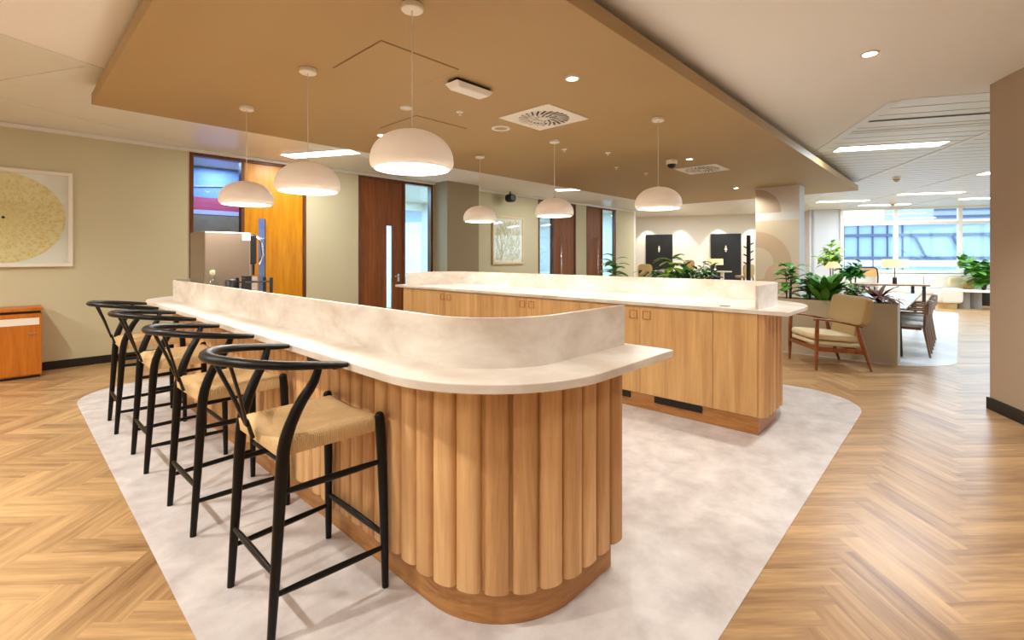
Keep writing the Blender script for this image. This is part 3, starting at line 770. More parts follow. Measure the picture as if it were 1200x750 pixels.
for (x, y, lab) in ((13.1,.99,'small brown sprinkler hanging from the tile ceiling'),(19.2,1.55,'small pale detector on the tile ceiling near the windows')):
    t = thing('smoke_detector', lab, 'detector', (x,y,ZC))
    MB().lathe([(0,0),(.08,0),(.075,-.02),(.06,-.035),(0,-.035)],x,y,20,ZC).build('base', M['white'], t, smooth=True, auto=40)
    MB().lathe([(.06,-.035),(.055,-.06),(.03,-.09),(0,-.1)],x,y,20,ZC).build('head', M['tangr'], t, smooth=True)
t = thing('wall_speaker', 'black loudspeaker under the ceiling above the leaf print', 'speaker', (9.05,8.5,ZC))
MB().tube([(9.05,8.55,ZC),(9.05,8.55,ZC-.06)], .02, 10).build('bracket', M['dark'], t)
MB().cushion(8.93,9.17,8.42,8.66,ZC-.28,ZC-.06, 5).build('body', M['dark'], t, smooth=True)
MB().lathe([(0,0),(.07,0),(.07,.01),(0,.01)],0,0,20).xf(Matrix.Translation((9.0,8.42,ZC-.17)) @ Matrix.Rotation(R(90),4,'X')).build('cone', M['base'], t)

# ================================================================== LEFT WALL THINGS
def picture(name, x0, x1, z0, z1, lab, art):
    t = thing(name, lab, 'picture', ((x0+x1)/2, WV, z0))
    f = .045; y0, y1 = WV-.05, WV-.001
    MB().box(x0,x1,y0,y1,z0,z0+f).box(x0,x1,y0,y1,z1-f,z1).box(x0,x0+f,y0,y1,z0+f,z1-f).box(x1-f,x1,y0,y1,z0+f,z1-f).build('frame', M['white'] if art=='ring' else M['cream'], t, bevel=.003)
    MB().box(x0+f,x1-f,WV-.025,WV-.001,z0+f,z1-f).build('paper', M['paper'], t)
    cx, cz = (x0+x1)/2, (z0+z1)/2
    if art == 'ring':
        mb = MB().lathe([(0,0),(.575,0),(.575,.003),(0,.003)],0,0,72).xf(Matrix.Translation((cx,WV-.0255,cz)) @ Matrix.Rotation(R(90),4,'X'))
        p = MB(); p.v = [(v[0]-cx, v[1]-WV, v[2]-cz) for v in mb.v]; p.f = mb.f; p.rnd = mb.rnd; p.uv = mb.uv
        o = p.build('print', M['artring']); o.parent = t; o.location = (0, 0, cz-z0)
        tk = MB(); rn = random.Random(5)
        for rr in [i*.034+.07 for i in range(15)]:
            n = int(16 + rr*120)
            for i in range(n):
                a = 2*PI*i/n + rr*3
                c = Vector((cx+rr*math.cos(a), WV-.030, cz+rr*math.sin(a))); d = Vector((math.cos(a+.5),0,math.sin(a+.5)))
                tk.bar(c-d*.016, c+d*.016, .011, .004, (0,1,0))
        tk.build('petals', plain('petal_gold',(255,236,168),.7), t)
        MB().lathe([(0,0),(.016,0),(.016,.004),(0,.004)],0,0,16).xf(Matrix.Translation((cx,WV-.029,cz)) @ Matrix.Rotation(R(90),4,'X')).build('centre_dot', M['base'], t)
    else:
        p = MB(); rn = random.Random(9)
        for i in range(240):
            x = rn.uniform(x0+.14,x1-.14); z = rn.uniform(z0+.14,z1-.14); a = rn.uniform(0.9,2.2); l = rn.uniform(.04,.09)
            p.bar((x-l*math.cos(a),WV-.027-.00001*i,z-l*math.sin(a)),(x+l*math.cos(a),WV-.027-.00001*i,z+l*math.sin(a)),.018,.003,(0,1,0))
        p.build('leaf_print', M['artleaf'], t)
    MB().box(x0+f,x1-f,WV-.046,WV-.043,z0+f,z1-f).build('glass', M['glass'], t)
    return t
picture('framed_picture', -.64, .655, 1.37, 2.63, 'large square framed picture of golden petal rings on the sage wall', 'ring')
picture('framed_picture', 8.65, 9.84, 1.31, 2.57, 'framed pale green leaf print right of the pilaster', 'leaf')

t = thing('sideboard', 'orange cherry wood sideboard under the petal ring picture', 'sideboard', (-.6,8.58,0))
x0, x1, y0, y1 = -1.5, .34, 8.37, 8.81
MB().box(x0,x1,y0+.02,y1,.03,.80).build('carcass', M['cherry'], t, bevel=.003)
MB().box(x0+.02,x1-.02,y0+.04,y1-.01,0.0,.03).build('plinth', M['base'], t)
MB().box(x0-.01,x1+.01,y0-.005,y1,.83,.87).build('top', M['cherry'], t, bevel=.004)
MB().box(x0+.01,x1-.01,y0+.035,y1-.01,.80,.83).build('shadow_gap', M['base'], t)
for (a, b_) in ((x0+.004,-.585),(-.58,x1-.004)):
    d = MB().box(a,b_,y0,y0+.019,.045,.79).build('door', M['cherry'], t, bevel=.002)
    MB().box(b_-.12,b_-.05,y0-.012,y0,.545,.557).build('handle', M['chrome'], d)
    MB().box(a+.02,b_-.02,y0-.002,y0,.66,.745).build('label_strip', M['white'], d)

# coffee machine and things on the front worktop
t = thing('coffee_machine', 'tall silver coffee machine on the far end of the front bar', 'coffee machine', (1.62,5.65,ZT1))
x0, x1, y0, y1 = 1.355, 1.86, 5.42, 5.93
MB().box(x0,x1-.08,y0,y1,ZT1+.02,1.755).build('body', M['silver'], t, bevel=.012)
MB().box(x0+.03,x1-.12,y0+.03,y1-.03,ZT1,ZT1+.02).build('feet', M['dark'], t)
MB().box(x1-.08,x1-.01,y0+.015,y1-.015,1.42,1.74).build('control_panel', M['dark'], t, bevel=.02)
MB().box(x1-.08,x1+.12,y0+.04,y1-.04,ZT1+.01,ZT1+.07).build('drip_tray', M['dark'], t, bevel=.006)
MB().box(x1-.08,x1-.06,y0+.02,y1-.02,ZT1+.07,1.42).build('back_panel', M['chrome'], t)
MB().box(x1-.06,x1+.03,y0+.2,y0+.3,1.30,1.42).build('spout', M['dark'], t, bevel=.01)
MB().tube([(x1-.01,y0+.06,1.72),(x1+.045,y0+.06,1.66),(x1+.06,y0+.06,1.52),(x1+.02,y0+.06,1.42)], .012, 10).build('handle', M['chrome'], t, smooth=True)
MB().box(x1-.16,x1-.085,y0-.003,y0,1.67,1.745).build('sticker', M['white'], t)
t = thing('glass_bottle', 'small clear glass bottle with stopper beside the coffee machine', 'bottle', (1.375,5.22,ZT1))
MB().lathe([(0,0),(.055,0),(.06,.01),(.06,.15),(.05,.19),(.026,.225),(.024,.27),(.028,.272),(.028,.285),(.022,.285),(.02,.225),(.045,.185),(.055,.15),(.055,.014),(0,.012)],1.375,5.22,24,ZT1).build('body', M['glass'], t, smooth=True)
MB().lathe([(0,.27),(.02,.27),(.024,.29),(.022,.315),(0,.32)],1.375,5.22,16,ZT1).build('stopper', M['cream'], t, smooth=True)
t = thing('cup_rack', 'low black metal rack in front of the coffee machine', 'rack', (1.62,5.08,ZT1))
mb = MB()
for z in (.03,.20): mb.tube([(1.58,5.0,ZT1+z),(1.83,5.0,ZT1+z)], .007, 8); mb.tube([(1.58,5.18,ZT1+z),(1.83,5.18,ZT1+z)], .007, 8)
for x in (1.58,1.83):
    for y in (5.0,5.18): mb.box(x-.012,x+.012,y-.012,y+.012,ZT1,ZT1+.24)
for x in (1.58,1.83): mb.tube([(x,5.0,ZT1+.20),(x,5.18,ZT1+.20)], .007, 8)
mb.build('frame', M['base'], t)
MB().box(1.60,1.66,5.03,5.13,ZT1,ZT1+.26).build('holder', M['dark'], t, bevel=.004)
tag(MB().lathe([(0,0),(.04,0),(.045,.03),(.05,.22),(.03,.23),(0,.23)],1.50,5.10,20,ZT1).build('grinder_jug', M['dark'], smooth=True), 'small black jug left of the black rack on the front bar', 'jug')

# ================================================================== ARMCHAIR
f_ang = R(128)
ac = thing('armchair', 'teak armchair with tan upholstery and cream seat before the planter', 'armchair', (7.85,1.35,0), f_ang)
Mc = Matrix.Translation((7.85,1.35,0)) @ Matrix.Rotation(f_ang,4,'Z')
def part(mb, name, mat, parent=ac, Mx=Mc, **k): return mb.xf(Mx).build(name, mat, parent, **k)
for s in (-1,1):
    part(MB().tube([(.33,s*.36,0),(.325,s*.36,.25),(.32,s*.36,.5),(.31,s*.355,.66)], [.016,.024,.026,.02], 10), 'front_leg', M['teak'], smooth=True, auto=60)
    part(MB().tube([(-.36,s*.36,0),(-.27,s*.36,.28),(-.215,s*.36,.45),(-.18,s*.355,.60)], [.016,.026,.026,.02], 10), 'back_leg', M['teak'], smooth=True, auto=60)
    part(MB().tube([(.36,s*.355,.665),(.30,s*.36,.675),(.10,s*.365,.655),(-.08,s*.365,.615),(-.24,s*.36,.575)], [.014,.022,.022,.02,.014], 10, sx=1.4, sy=.7, upv=(0,0,1)), 'armrest', M['teak'], smooth=True, auto=60)
    part(MB().bar((.325,s*.355,.285),(-.262,s*.355,.245),.024,.06), 'side_rail', M['teak'], bevel=.004)
part(MB().bar((.325,-.35,.285),(.325,.35,.285),.024,.05), 'front_rail', M['teak'], bevel=.004)
part(MB().bar((-.262,-.35,.245),(-.262,.35,.245),.024,.05), 'back_rail', M['teak'], bevel=.004)
tilt = Matrix.Rotation(R(-5),4,'Y')
Ms = Mc @ Matrix.Translation((.03,0,.335)) @ Matrix.Rotation(R(4),4,'Y').inverted()
part(MB().cushion(-.30,.31,-.335,.335,-.035,.035,6,e=6), 'seat_base', M['cream'], Mx=Ms, smooth=True)
part(MB().cushion(-.27,.33,-.33,.33,.03,.14,8,e=5), 'seat_cushion', M['cream'], Mx=Ms, smooth=True)
Mb_ = Mc @ Matrix.Translation((-.20,0,.34)) @ Matrix.Rotation(R(-12),4,'Y')
part(MB().cushion(-.045,.035,-.27,.27,.0,.36,8,e=6), 'lower_back', M['fabric'], Mx=Mb_, smooth=True)
part(MB().cushion(-.055,.05,-.40,.40,.25,.635,8,e=9), 'backrest', M['fabric'], Mx=Mb_, smooth=True)

# ================================================================== PLANTERS & PLANTS
def leaf(mb, base, ang, elev, L, wid, droop, fold=.25, n=6):
    b0 = Vector(base); pts = []; k0 = len(mb.v)
    p = b0.copy(); e = elev
    for i in range(n+1):
        t = i/n; w = wid*math.sin(PI*min(1,(t*.92+.04)))**.8
        d = Vector((math.cos(ang)*math.cos(e), math.sin(ang)*math.cos(e), math.sin(e)))
        s = Vector((-math.sin(ang), math.cos(ang), 0)); up = s.cross(d) * -1
        mb.v += [tuple(p - s*w/2 + up*(-fold*w/2)), tuple(p), tuple(p + s*w/2 + up*(-fold*w/2))]
        p = p + d*L/n; e -= droop/n
    for i in range(n):
        a = k0+i*3
        mb.face((a,a+1,a+4,a+3)); mb.face((a+1,a+2,a+5,a+4))
def plant(name, label, x, y, z, kind, h, matl, seed, group=None, pot=None, spread=1.0, z_base=None):
    rn = random.Random(seed); t = thing(name, label, 'plant', (x,y,z), group=group)
    fo = MB(); st = MB()
    if kind == 'broad':                          # canes with big arching leaves
        for c in range(3):
            a0 = rn.uniform(0,2*PI); bx, by = x+.04*math.cos(a0), y+.04*math.sin(a0); hh = h*rn.uniform(.55,.85)
            st.tube([(bx,by,z-.03),(bx+.02,by,z+hh*.5),(bx+.03*math.cos(a0),by+.03*math.sin(a0),z+hh)], [.012,.01,.006], 6)
            for i in range(10):
                zz = z + hh*(.25+.75*i/7); leaf(fo, (bx+.01,by,zz), a0+i*2.4, rn.uniform(.3,.9), h*rn.uniform(.36,.55)*spread, h*.2, 1.5)
    elif kind == 'upright':                      # dense upright blades
        for i in range(70):
            a = rn.uniform(0,2*PI); r_ = rn.uniform(0,.10); leaf(fo, (x+r_*math.cos(a),y+r_*math.sin(a),z-.01+h*.3*rn.random()), a, rn.uniform(.9,1.5), h*rn.uniform(.55,.85), h*.2*spread, 1.0)
        st.tube([(x,y,z-.03),(x,y,z+h*.25)], .02, 6)
    elif kind == 'bush':
        for c in range(14):
            a0 = rn.uniform(0,2*PI); l = h*rn.uniform(.5,.9); e = rn.uniform(.6,1.4); dx, dy = math.cos(a0)*math.cos(e)*l*spread, math.sin(a0)*math.cos(e)*l*spread
            st.tube([(x,y,z-.02),(x+dx*.5,y+dy*.5,z+l*.5),(x+dx,y+dy,z+l*math.sin(e))], [.008,.006,.003], 5)
            for i in range(16):
                f = rn.uniform(.3,1.05); leaf(fo, (x+dx*f,y+dy*f,z+l*math.sin(e)*f), rn.uniform(0,2*PI), rn.uniform(-.2,1.0), h*rn.uniform(.16,.27), h*.10, 1.0, n=4)
    elif kind == 'cordyline':                    # arching strap rosette
        for i in range(34):
            a = i*2.4; leaf(fo, (x,y,z+.03+h*.004*i), a, rn.uniform(.5,1.25), h*rn.uniform(.8,1.15)*spread, h*.15, rn.uniform(1.0,1.9))
        st.tube([(x,y,z-.03),(x,y,z+h*.3)], .018, 6)
    elif kind == 'tree':
        st.tube([(x,y,z),(x+.03,y,z+h*.35),(x,y+.02,z+h*.62)], [.022,.018,.012], 8)
        for c in range(12):
            a0 = rn.uniform(0,2*PI); l = h*rn.uniform(.18,.4)*spread; e = rn.uniform(.1,1.4); zb = z+h*rn.uniform(.42,.62)
            dx, dy = math.cos(a0)*math.cos(e)*l, math.sin(a0)*math.cos(e)*l
            st.tube([(x,y+.01,zb),(x+dx,y+dy,zb+l*math.sin(e))], [.008,.003], 5)
            for i in range(14):
                f = rn.uniform(.35,1.1); leaf(fo, (x+dx*f,y+dy*f,zb+l*math.sin(e)*f), rn.uniform(0,2*PI), rn.uniform(-.3,1.0), rn.uniform(.17,.27), .12, 1.0, n=4)
    st.build('stem', M['stem'] if kind != 'tree' else M['bark'], t, smooth=True)
    fo.build('foliage', matl, t, smooth=True, recalc=False)
    if pot:
        r0, hh = pot
        MB().lathe([(0,z_base),(r0*.75,z_base),(r0,z_base+hh),(r0*.92,z_base+hh),(r0*.9,z_base+hh-.03),(0,z_base+hh-.03)],x,y,28).build('pot', M['dark'], t, smooth=True, auto=40)
    return t
def planter(x0, x1, y0, y1, h, lab):
    t = thing('planter_box', lab, 'planter', ((x0+x1)/2,(y0+y1)/2,0)); w = .02
    MB().box(x0,x1,y0,y0+w,.003,h).box(x0,x1,y1-w,y1,.003,h).box(x0,x0+w,y0+w,y1-w,.003,h).box(x1-w,x1,y0+w,y1-w,.003,h).build('box', M['planter'], t)
    MB().box(x0+w,x1-w,y0+w,y1-w,h-.1,h-.05).build('soil', M['soil'], t)
    return t
HP = .84
planter(8.47,8.87,.63,2.42,HP,'long taupe planter box behind the armchair')
planter(8.47,8.87,2.95,6.2,HP,'long taupe planter box behind the rear bar')
zs = HP-.05
plant('potted_plant','arching green cane plant at the bar end of the near planter',8.66,2.02,zs,'broad',.62,M['leaf'],1)
plant('potted_plant','narrow dark upright plant second from the bar end of the near planter',8.70,1.76,zs,'broad',.48,M['leafd'],22,spread=.8)
plant('potted_plant','dense bright green upright plant behind the armchair',8.66,1.52,zs,'upright',.56,M['leaf'],3)
plant('potted_plant','loose light green bushy plant right of the dense upright one',8.68,1.17,zs,'bush',.42,M['leaf'],4,spread=.7)
plant('potted_plant','red-brown cordyline at the right end of the near planter',8.66,.86,zs,'cordyline',.38,M['leafr'],5)
plant('potted_plant','green leafy plant left of the rear pendant in the far planter',8.66,5.25,zs,'broad',.72,M['leaf'],6)
plant('potted_plant','small low green plant in the middle of the far planter',8.66,4.42,zs,'bush',.58,M['leafd'],7)
plant('potted_plant','arching long-leaved plant in the far planter below the black door',8.66,3.92,zs,'broad',.66,M['leafl'],8,spread=1.2)
plant('potted_plant','dense round green bush in the far planter before the lamp',8.66,3.40,zs,'bush',.72,M['leafd'],10)
plant('potted_plant','dense low green bush in the far planter left of the round one',8.66,3.6,zs,'bush',.64,M['leafd'],12)

# coat stand
t = thing('coat_stand', 'dark wooden coat stand with pegs beside the column', 'coat stand', (9.0,2.72,0))
cx, cy = 9.0, 2.72
MB().tube([(cx,cy,.03),(cx,cy,1.88)], [.04,.034], 12).build('post', M['base'], t, smooth=True, auto=40)
MB().lathe([(0,0),(.2,0),(.2,.015),(.05,.035),(0,.035)],cx,cy,28).build('foot', M['base'], t, smooth=True, auto=40)
for i, z in enumerate((1.36,1.42,1.50,1.56,1.64,1.70)):
    a = -A + (PI/2 if i % 2 else -PI/2) + .3
    a = math.atan2(-math.cos(A), math.sin(A)) + (0 if i % 2 else PI)
    MB().tube([(cx,cy,z),(cx+.085*math.cos(a),cy+.085*math.sin(a),z+.045)], [.013,.011], 8).build('peg', M['base'], t, smooth=True)

# ================================================================== DINING GROUP
t = thing('dining_table', 'long dark-edged dining table behind the planter', 'dining table', (11,1.1,.003))
MB().prism(rrect(9.1,12.9,.58,1.58,.06,5), .71, .74).build('tabletop', plain('table_top',(170,164,160),.25), t, bevel=.004)
MB().box(9.3,12.7,.72,1.44,.65,.71).build('apron', M['walnut'], t)
for (x, y, dx) in ((9.22,.68,-1),(9.22,1.48,-1),(12.78,.68,1),(12.78,1.48,1)):
    MB().tube([(x-dx*.12,y,.66),(x,y+(-.04 if y < 1 else .04),.003)], [.028,.018], 10).build('leg', M['base'], t, smooth=True, auto=40)
def dining_chair(x, y, rz, lab):
    t = thing('dining_chair', lab, 'dining chair', (x,y,.003), rz, 'walnut dining chairs')
    Mx = Matrix.Translation((x,y,.003)) @ Matrix.Rotation(rz,4,'Z')
    P = lambda mb, nm, mt, **k: mb.xf(Mx).build(nm, mt, t, **k)
    P(MB().cushion(-.22,.22,-.235,.235,.43,.49,6,e=6), 'seat', M['greyfab'], smooth=True)
    P(MB().box(-.2,.2,-.21,.21,.395,.432), 'seat_frame', M['walnut'], bevel=.005)
    for s in (-1,1):
        P(MB().tube([(.19,s*.2,.0),(.18,s*.2,.40)], [.014,.02], 8), 'front_leg', M['base'], smooth=True, auto=50)
        P(MB().tube([(-.30,s*.225,0),(-.235,s*.225,.42),(-.25,s*.23,.80)], [.015,.026,.017], 10, sx=.9, sy=1.5, upv=(0,1,0)), 'back_leg', M['walnut'], smooth=True, auto=50)
        P(MB().tube([(-.245,s*.23,.66),(0,s*.25,.655),(.1,s*.25,.65)], [.014,.015,.012], 8), 'arm', M['walnut'], smooth=True)
    b = MB(); n = 8; k0 = 0
    for i in range(n+1):
        yy = -.235+.47*i/n; xx = -.255-.05*(1-(yy/.235)**2)
        for (dx, z) in ((0,.64),(-.018,.64),(-.03,.82),(-.012,.82)): b.v.append((xx+dx,yy,z))
    for i in range(n):
        for k in range(4):
            a, c = i*4+k, i*4+(k+1)%4; b.face((a,c,c+4,a+4))
    b.face((0,1,2,3)[::-1]); b.face([n*4+k for k in range(4)])
    P(b, 'backrest', M['walnut'], smooth=True, auto=50)
    return t
for i, (x, lab) in enumerate(((9.62,'walnut dining chair with grey seat, nearest end of the dining table'),(10.45,'walnut dining chair with grey seat, second along the dining table'),(11.28,'walnut dining chair with grey seat, third along the dining table'))):
    dining_chair(x, .62, R(90), lab)

# far table with lamp, cane chair
p0 = Vector((*W(16.0,-6.3),0))
t = thing('window_table', 'dark long table by the windows carrying the table lamp', 'table', (p0.x,p0.y,0), B)
MB().hbox(15.6,16.4,-7.05,-5.45,.70,.74).build('tabletop', M['walnut'], t, bevel=.004)
for p in (15.7,16.3):
    for q in (-6.95,-5.55): MB().hbox(p-.03,p+.03,q-.03,q+.03,.003,.70).build('leg', M['base'], t)
def table_lamp(x, y, z, lab, w=.26, hb=.45, hs=.12, cone=False):
    t = thing('table_lamp', lab, 'table lamp', (x,y,z))
    MB().lathe([(0,0),(.055,0),(.05,.18),(.02,.2),(.012,.22),(.012,hb+.02),(0,hb+.02)],x,y,20,z).build('base', M['base'], t, smooth=True, auto=40)
    MB().lathe([(w*(.45 if cone else .97),hb+hs),(w,hb),(w*.97,hb),(w*(.42 if cone else .94),hb+hs)],x,y,32,z,closed=True).build('lamp_shade', M['lampshade'], t, smooth=True, auto=40)
    MB().lathe([(0,hb+.005),(.035,hb+.02),(.04,hb+.06),(.02,hb+.09),(0,hb+.095)],x,y,14,z).build('bulb', M['lampglow'], t, smooth=True)
    L_ = bpy.data.lights.new('lamp_light','POINT'); L_.energy = 12; L_.color = (1,.85,.6); L_.shadow_soft_size = .05
    lo = bpy.data.objects.new('lamp_light', L_); C.objects.link(lo); lo.parent = t; lo.location = (0,0,hb-.03)
    return t
def at_px(x, D):                                        # plan position from photo column and depth
    s = (x-600)/560; return (D*(math.cos(A)+math.sin(A)*s), D*(math.sin(A)-math.cos(A)*s))
lx, ly = at_px(1048.5,13.45); table_lamp(lx, ly, .74, 'cream drum table lamp on the dark window table', .30, .46, .23)
lx, ly = at_px(976,11.6)
t = thing('side_table', 'small dark round side table under the cone lamp', 'side table', (lx,ly,.003))
MB().lathe([(0,.70),(.25,.70),(.25,.73),(0,.73)],lx,ly,28).build('tabletop', M['walnut'], t, smooth=True, auto=40)
MB().lathe([(0,.003),(.16,.003),(.15,.02),(.02,.03),(.02,.70),(0,.70)],lx,ly,20).build('pedestal', M['base'], t, smooth=True, auto=40)
table_lamp(lx, ly, .73, 'cream cone table lamp behind the upright plant', .19, .50, .15, cone=True)
cx, cy = at_px(1012,15.2)
t = thing('cane_chair', 'cane-backed chair with dark round frame by the windows', 'chair', (cx,cy,0), B)
Mx = Matrix.Translation((cx,cy,0)) @ Matrix.Rotation(B+PI,4,'Z')
P = lambda mb, nm, mt, **k: mb.xf(Mx).build(nm, mt, t, **k)
P(MB().cushion(-.25,.25,-.27,.27,.56,.66,6,e=5),'seat',M['greyfab'],smooth=True)
for sx in (-.2,.2):
    for sy in (-.22,.22): P(MB().tube([(sx*1.15,sy*1.1,0),(sx,sy,.57)],[.014,.02],8),'leg',M['base'],smooth=True,auto=50)
P(MB().tube([(.22,-.30,.60),(.24,-.30,.9),(.25,-.27,1.12),(.25,-.2,1.17),(.25,.2,1.17),(.25,.27,1.12),(.24,.30,.9),(.22,.30,.60)],.02,8),'back_frame',M['base'],smooth=True)
P(MB().box(.238,.25,-.27,.27,.88,1.15),'cane_panel',M['cane'])

# window sofa with cushions, pouf, round table, plant
sx_, sy_ = W(19.1,-9.2)
t = thing('window_sofa', 'long white sofa under the windows', 'sofa', (sx_,sy_,0), B)
MB().hbox(18.6,19.5,-11.2,-7.2,.06,.30).build('base', M['boucle'], t, bevel=.02)
for k in range(3):
    q = -11.18+k*1.33; MB().hbox(18.55,19.3,q,q+1.31,.30,.45).build('seat_cushion', M['boucle'], t, bevel=.03)
    MB().hbox(19.25,19.5,q,q+1.31,.45,.92).build('back_cushion', M['boucle'], t, bevel=.04)
for p in (18.7,19.4):
    for q in (-11.0,-7.4): MB().hbox(p-.03,p+.03,q-.03,q+.03,0,.06).build('foot', M['base'], t)
for (x, D, w, h, lab) in ((1121,15.4,.42,.4,'larger cream scatter cushion on the window sofa'),(1135.5,15.3,.36,.32,'smaller beige scatter cushion at the right of the window sofa')):
    cx, cy = at_px(x, D)
    Mx = Matrix.Translation((cx,cy,.46)) @ Matrix.Rotation(B,4,'Z') @ Matrix.Rotation(R(12),4,'Y')
    tag(MB().cushion(-.08,.08,-w/2,w/2,.0,h,6,e=3).xf(Mx).build('scatter_cushion', M['cream'] if w > .4 else M['cane'], smooth=True), lab, 'cushion', 'sofa scatter cushions')
cx, cy = at_px(1110,14.0)
t = thing('pouf_armchair', 'blocky white boucle pouf chair on a wooden base', 'armchair', (cx,cy,0), B)
Mx = Matrix.Translation((cx,cy,0)) @ Matrix.Rotation(B,4,'Z')
P = lambda mb, nm, mt, **k: mb.xf(Mx).build(nm, mt, t, **k)
P(MB().cushion(-.25,.25,-.25,.25,.14,.44,8,e=6),'seat',M['boucle'],smooth=True)
P(MB().cushion(-.27,-.12,-.26,.26,.16,.60,8,e=6),'backrest',M['boucle'],smooth=True)
P(MB().lathe([(0,.0),(.21,.0),(.22,.14),(0,.14)],0,0,28),'wooden_base',M['tangr'],smooth=True,auto=40)
cx, cy = at_px(1139,13.9)
t = thing('round_table', 'low round pale table on ribbed grey drum legs', 'coffee table', (cx,cy,0))
MB().lathe([(0,.49),(.53,.49),(.54,.505),(.53,.52),(0,.52)],cx,cy,40).build('tabletop', M['white'], t, smooth=True, auto=40)
for s in (-1,1):
    a = A - PI/2; ox, oy = cx + s*.17*math.cos(a)-.1*math.cos(a), cy + s*.17*math.sin(a)-.1*math.sin(a); n = 40
    mb = MB(); poly = [(ox+(.155+.006*(k % 2))*math.cos(2*PI*k/n), oy+(.155+.006*(k % 2))*math.sin(2*PI*k/n)) for k in range(n)]
    mb.prism(poly, 0, .49).build('drum_leg', M['stonet'], t)
px_, py_ = at_px(1153,14.75)
plant('potted_tree','leafy variegated plant in a dark pot at the beige wall edge',px_,py_,.42,'bush',1.75,M['leaf'],14,pot=(.24,.45),spread=.7,z_base=0)
px_, py_ = at_px(973,14.8)
plant('potted_tree','tall light green tree plant left of the windows',px_,py_,.40,'tree',1.72,M['leafl'],15,pot=(.22,.42),z_base=0,spread=.9)
px_, py_ = at_px(997,12.6)
plant('potted_tree','small dark green tree plant before the left window',px_,py_,.38,'tree',1.15,M['leafd'],16,pot=(.2,.40),z_base=0,spread=.9)

# lounge beyond the bars
def high_table(x, D, w, lab):
    cx, cy = at_px(x, D); t = thing('high_table', lab, 'high table', (cx,cy,0), group='white high tables')
    MB().lathe([(0,1.07),(w,1.07),(w+.01,1.085),(w,1.10),(0,1.10)],cx,cy,36).build('tabletop', M['white'], t, smooth=True, auto=40)
    MB().lathe([(0,0),(.24,0),(.24,.012),(.05,.03),(.05,1.07),(0,1.07)],cx,cy,24).build('pedestal', M['white'], t, smooth=True, auto=40)
    return cx, cy
high_table(777,14,.32,'white round high table before the left black door')
hx, hy = high_table(846.5,13.5,.24,'white round high table before the right black door')
lx, ly = at_px(838,12.6)
t = thing('side_table', 'slim black pedestal table under the far drum lamp', 'side table', (lx,ly,0))
MB().lathe([(0,.95),(.2,.95),(.2,.98),(0,.98)],lx,ly,28).build('tabletop', M['base'], t, smooth=True, auto=40)
MB().lathe([(0,0),(.16,0),(.15,.02),(.02,.03),(.02,.95),(0,.95)],lx,ly,20).build('pedestal', M['base'], t, smooth=True, auto=40)
table_lamp(lx, ly, .98, 'cream drum table lamp behind the round green bush', .2, .31, .16)
def bar_chair(x, D, h, mat, lab):
    cx, cy = at_px(x, D); t = thing('high_chair', lab, 'high chair', (cx,cy,0), group='lounge high chairs')
    Mx = Matrix.Translation((cx,cy,0)) @ Matrix.Rotation(A+.3,4,'Z')
    P = lambda mb, nm, mt, **k: mb.xf(Mx).build(nm, mt, t, **k)
    P(MB().cushion(-.2,.2,-.2,.2,h-.42,h-.34,6,e=5),'seat',mat,smooth=True)
    P(MB().cushion(-.22,-.16,-.2,.2,h-.36,h,6,e=5),'backrest',mat,smooth=True)
    for a in (-.17,.17):
        for b_ in (-.17,.17): P(MB().tube([(a*1.2,b_*1.2,0),(a,b_,h-.41)],[.012,.016],8),'leg',M['base'],smooth=True,auto=50)
bar_chair(766,13.6,1.10,M['dark'],'black upholstered high chair left of the white table post')
bar_chair(790,14.6,1.08,M['dark'],'black upholstered high chair right of the white table post')
bar_chair(751,12.2,1.32,M['tangr'],'tan high-backed chair at the end of the sage wall')
bar_chair(803,15.5,1.40,M['cane'],'ochre high-backed chair between the two black doors')
bar_chair(872,14.5,1.28,M['tangr'],'tan high-backed chair left of the coat stand')

# ================================================================== OUTSIDE
struct('ground', MB().hbox(24,140,-120,60,-12.2,-12), M['asph'], 'street far below the windows', 'ground')
bd = thing('office_building', 'blue glass office building across the street', 'building', (*W(45,-15),-12))
MB().hbox(45,60,-48,8,-12,4.0).build('glass_facade', M['bglass'], bd)
mb = MB()
for z in (-1.4,1.3,3.1): mb.hbox(44.8,45,-48,8,z,z+.22)
for i in range(40):
    q = 7.5-i*1.0
    if q > -19.5: mb.hbox(44.85,45,q-.035,q+.035,-12,4)
mb.build('mullions', M['bmull'], bd)
mb = MB()
for i in range(12):
    q = -20-i*2.4; mb.bar((*W(44.8,q),1.4),(*W(44.8,q+(.75 if i < 3 else -.6)),3.1),.13,.13)
mb.build('slanted_struts', M['bmull'], bd)
MB().hbox(44.7,60.3,-48.3,8.3,4.0,4.35).build('parapet', M['bwhite'], bd)
MB().hbox(44.9,45,-48,8,.75,1.25).build('spandrel', M['bwhite'], bd)
b2_ = thing('tower_block', 'grey-blue slatted tower block behind the glass building', 'building', (*W(80,-40),-12))
MB().hbox(80,95,-54,-36.5,-12,12).build('block', M['bgrey'], b2_)
mb = MB()
for z in range(4,12): mb.hbox(79.8,80,-54,-36.5,z-.1,z+.2)
mb.build('slats', M['bmull'], b2_)

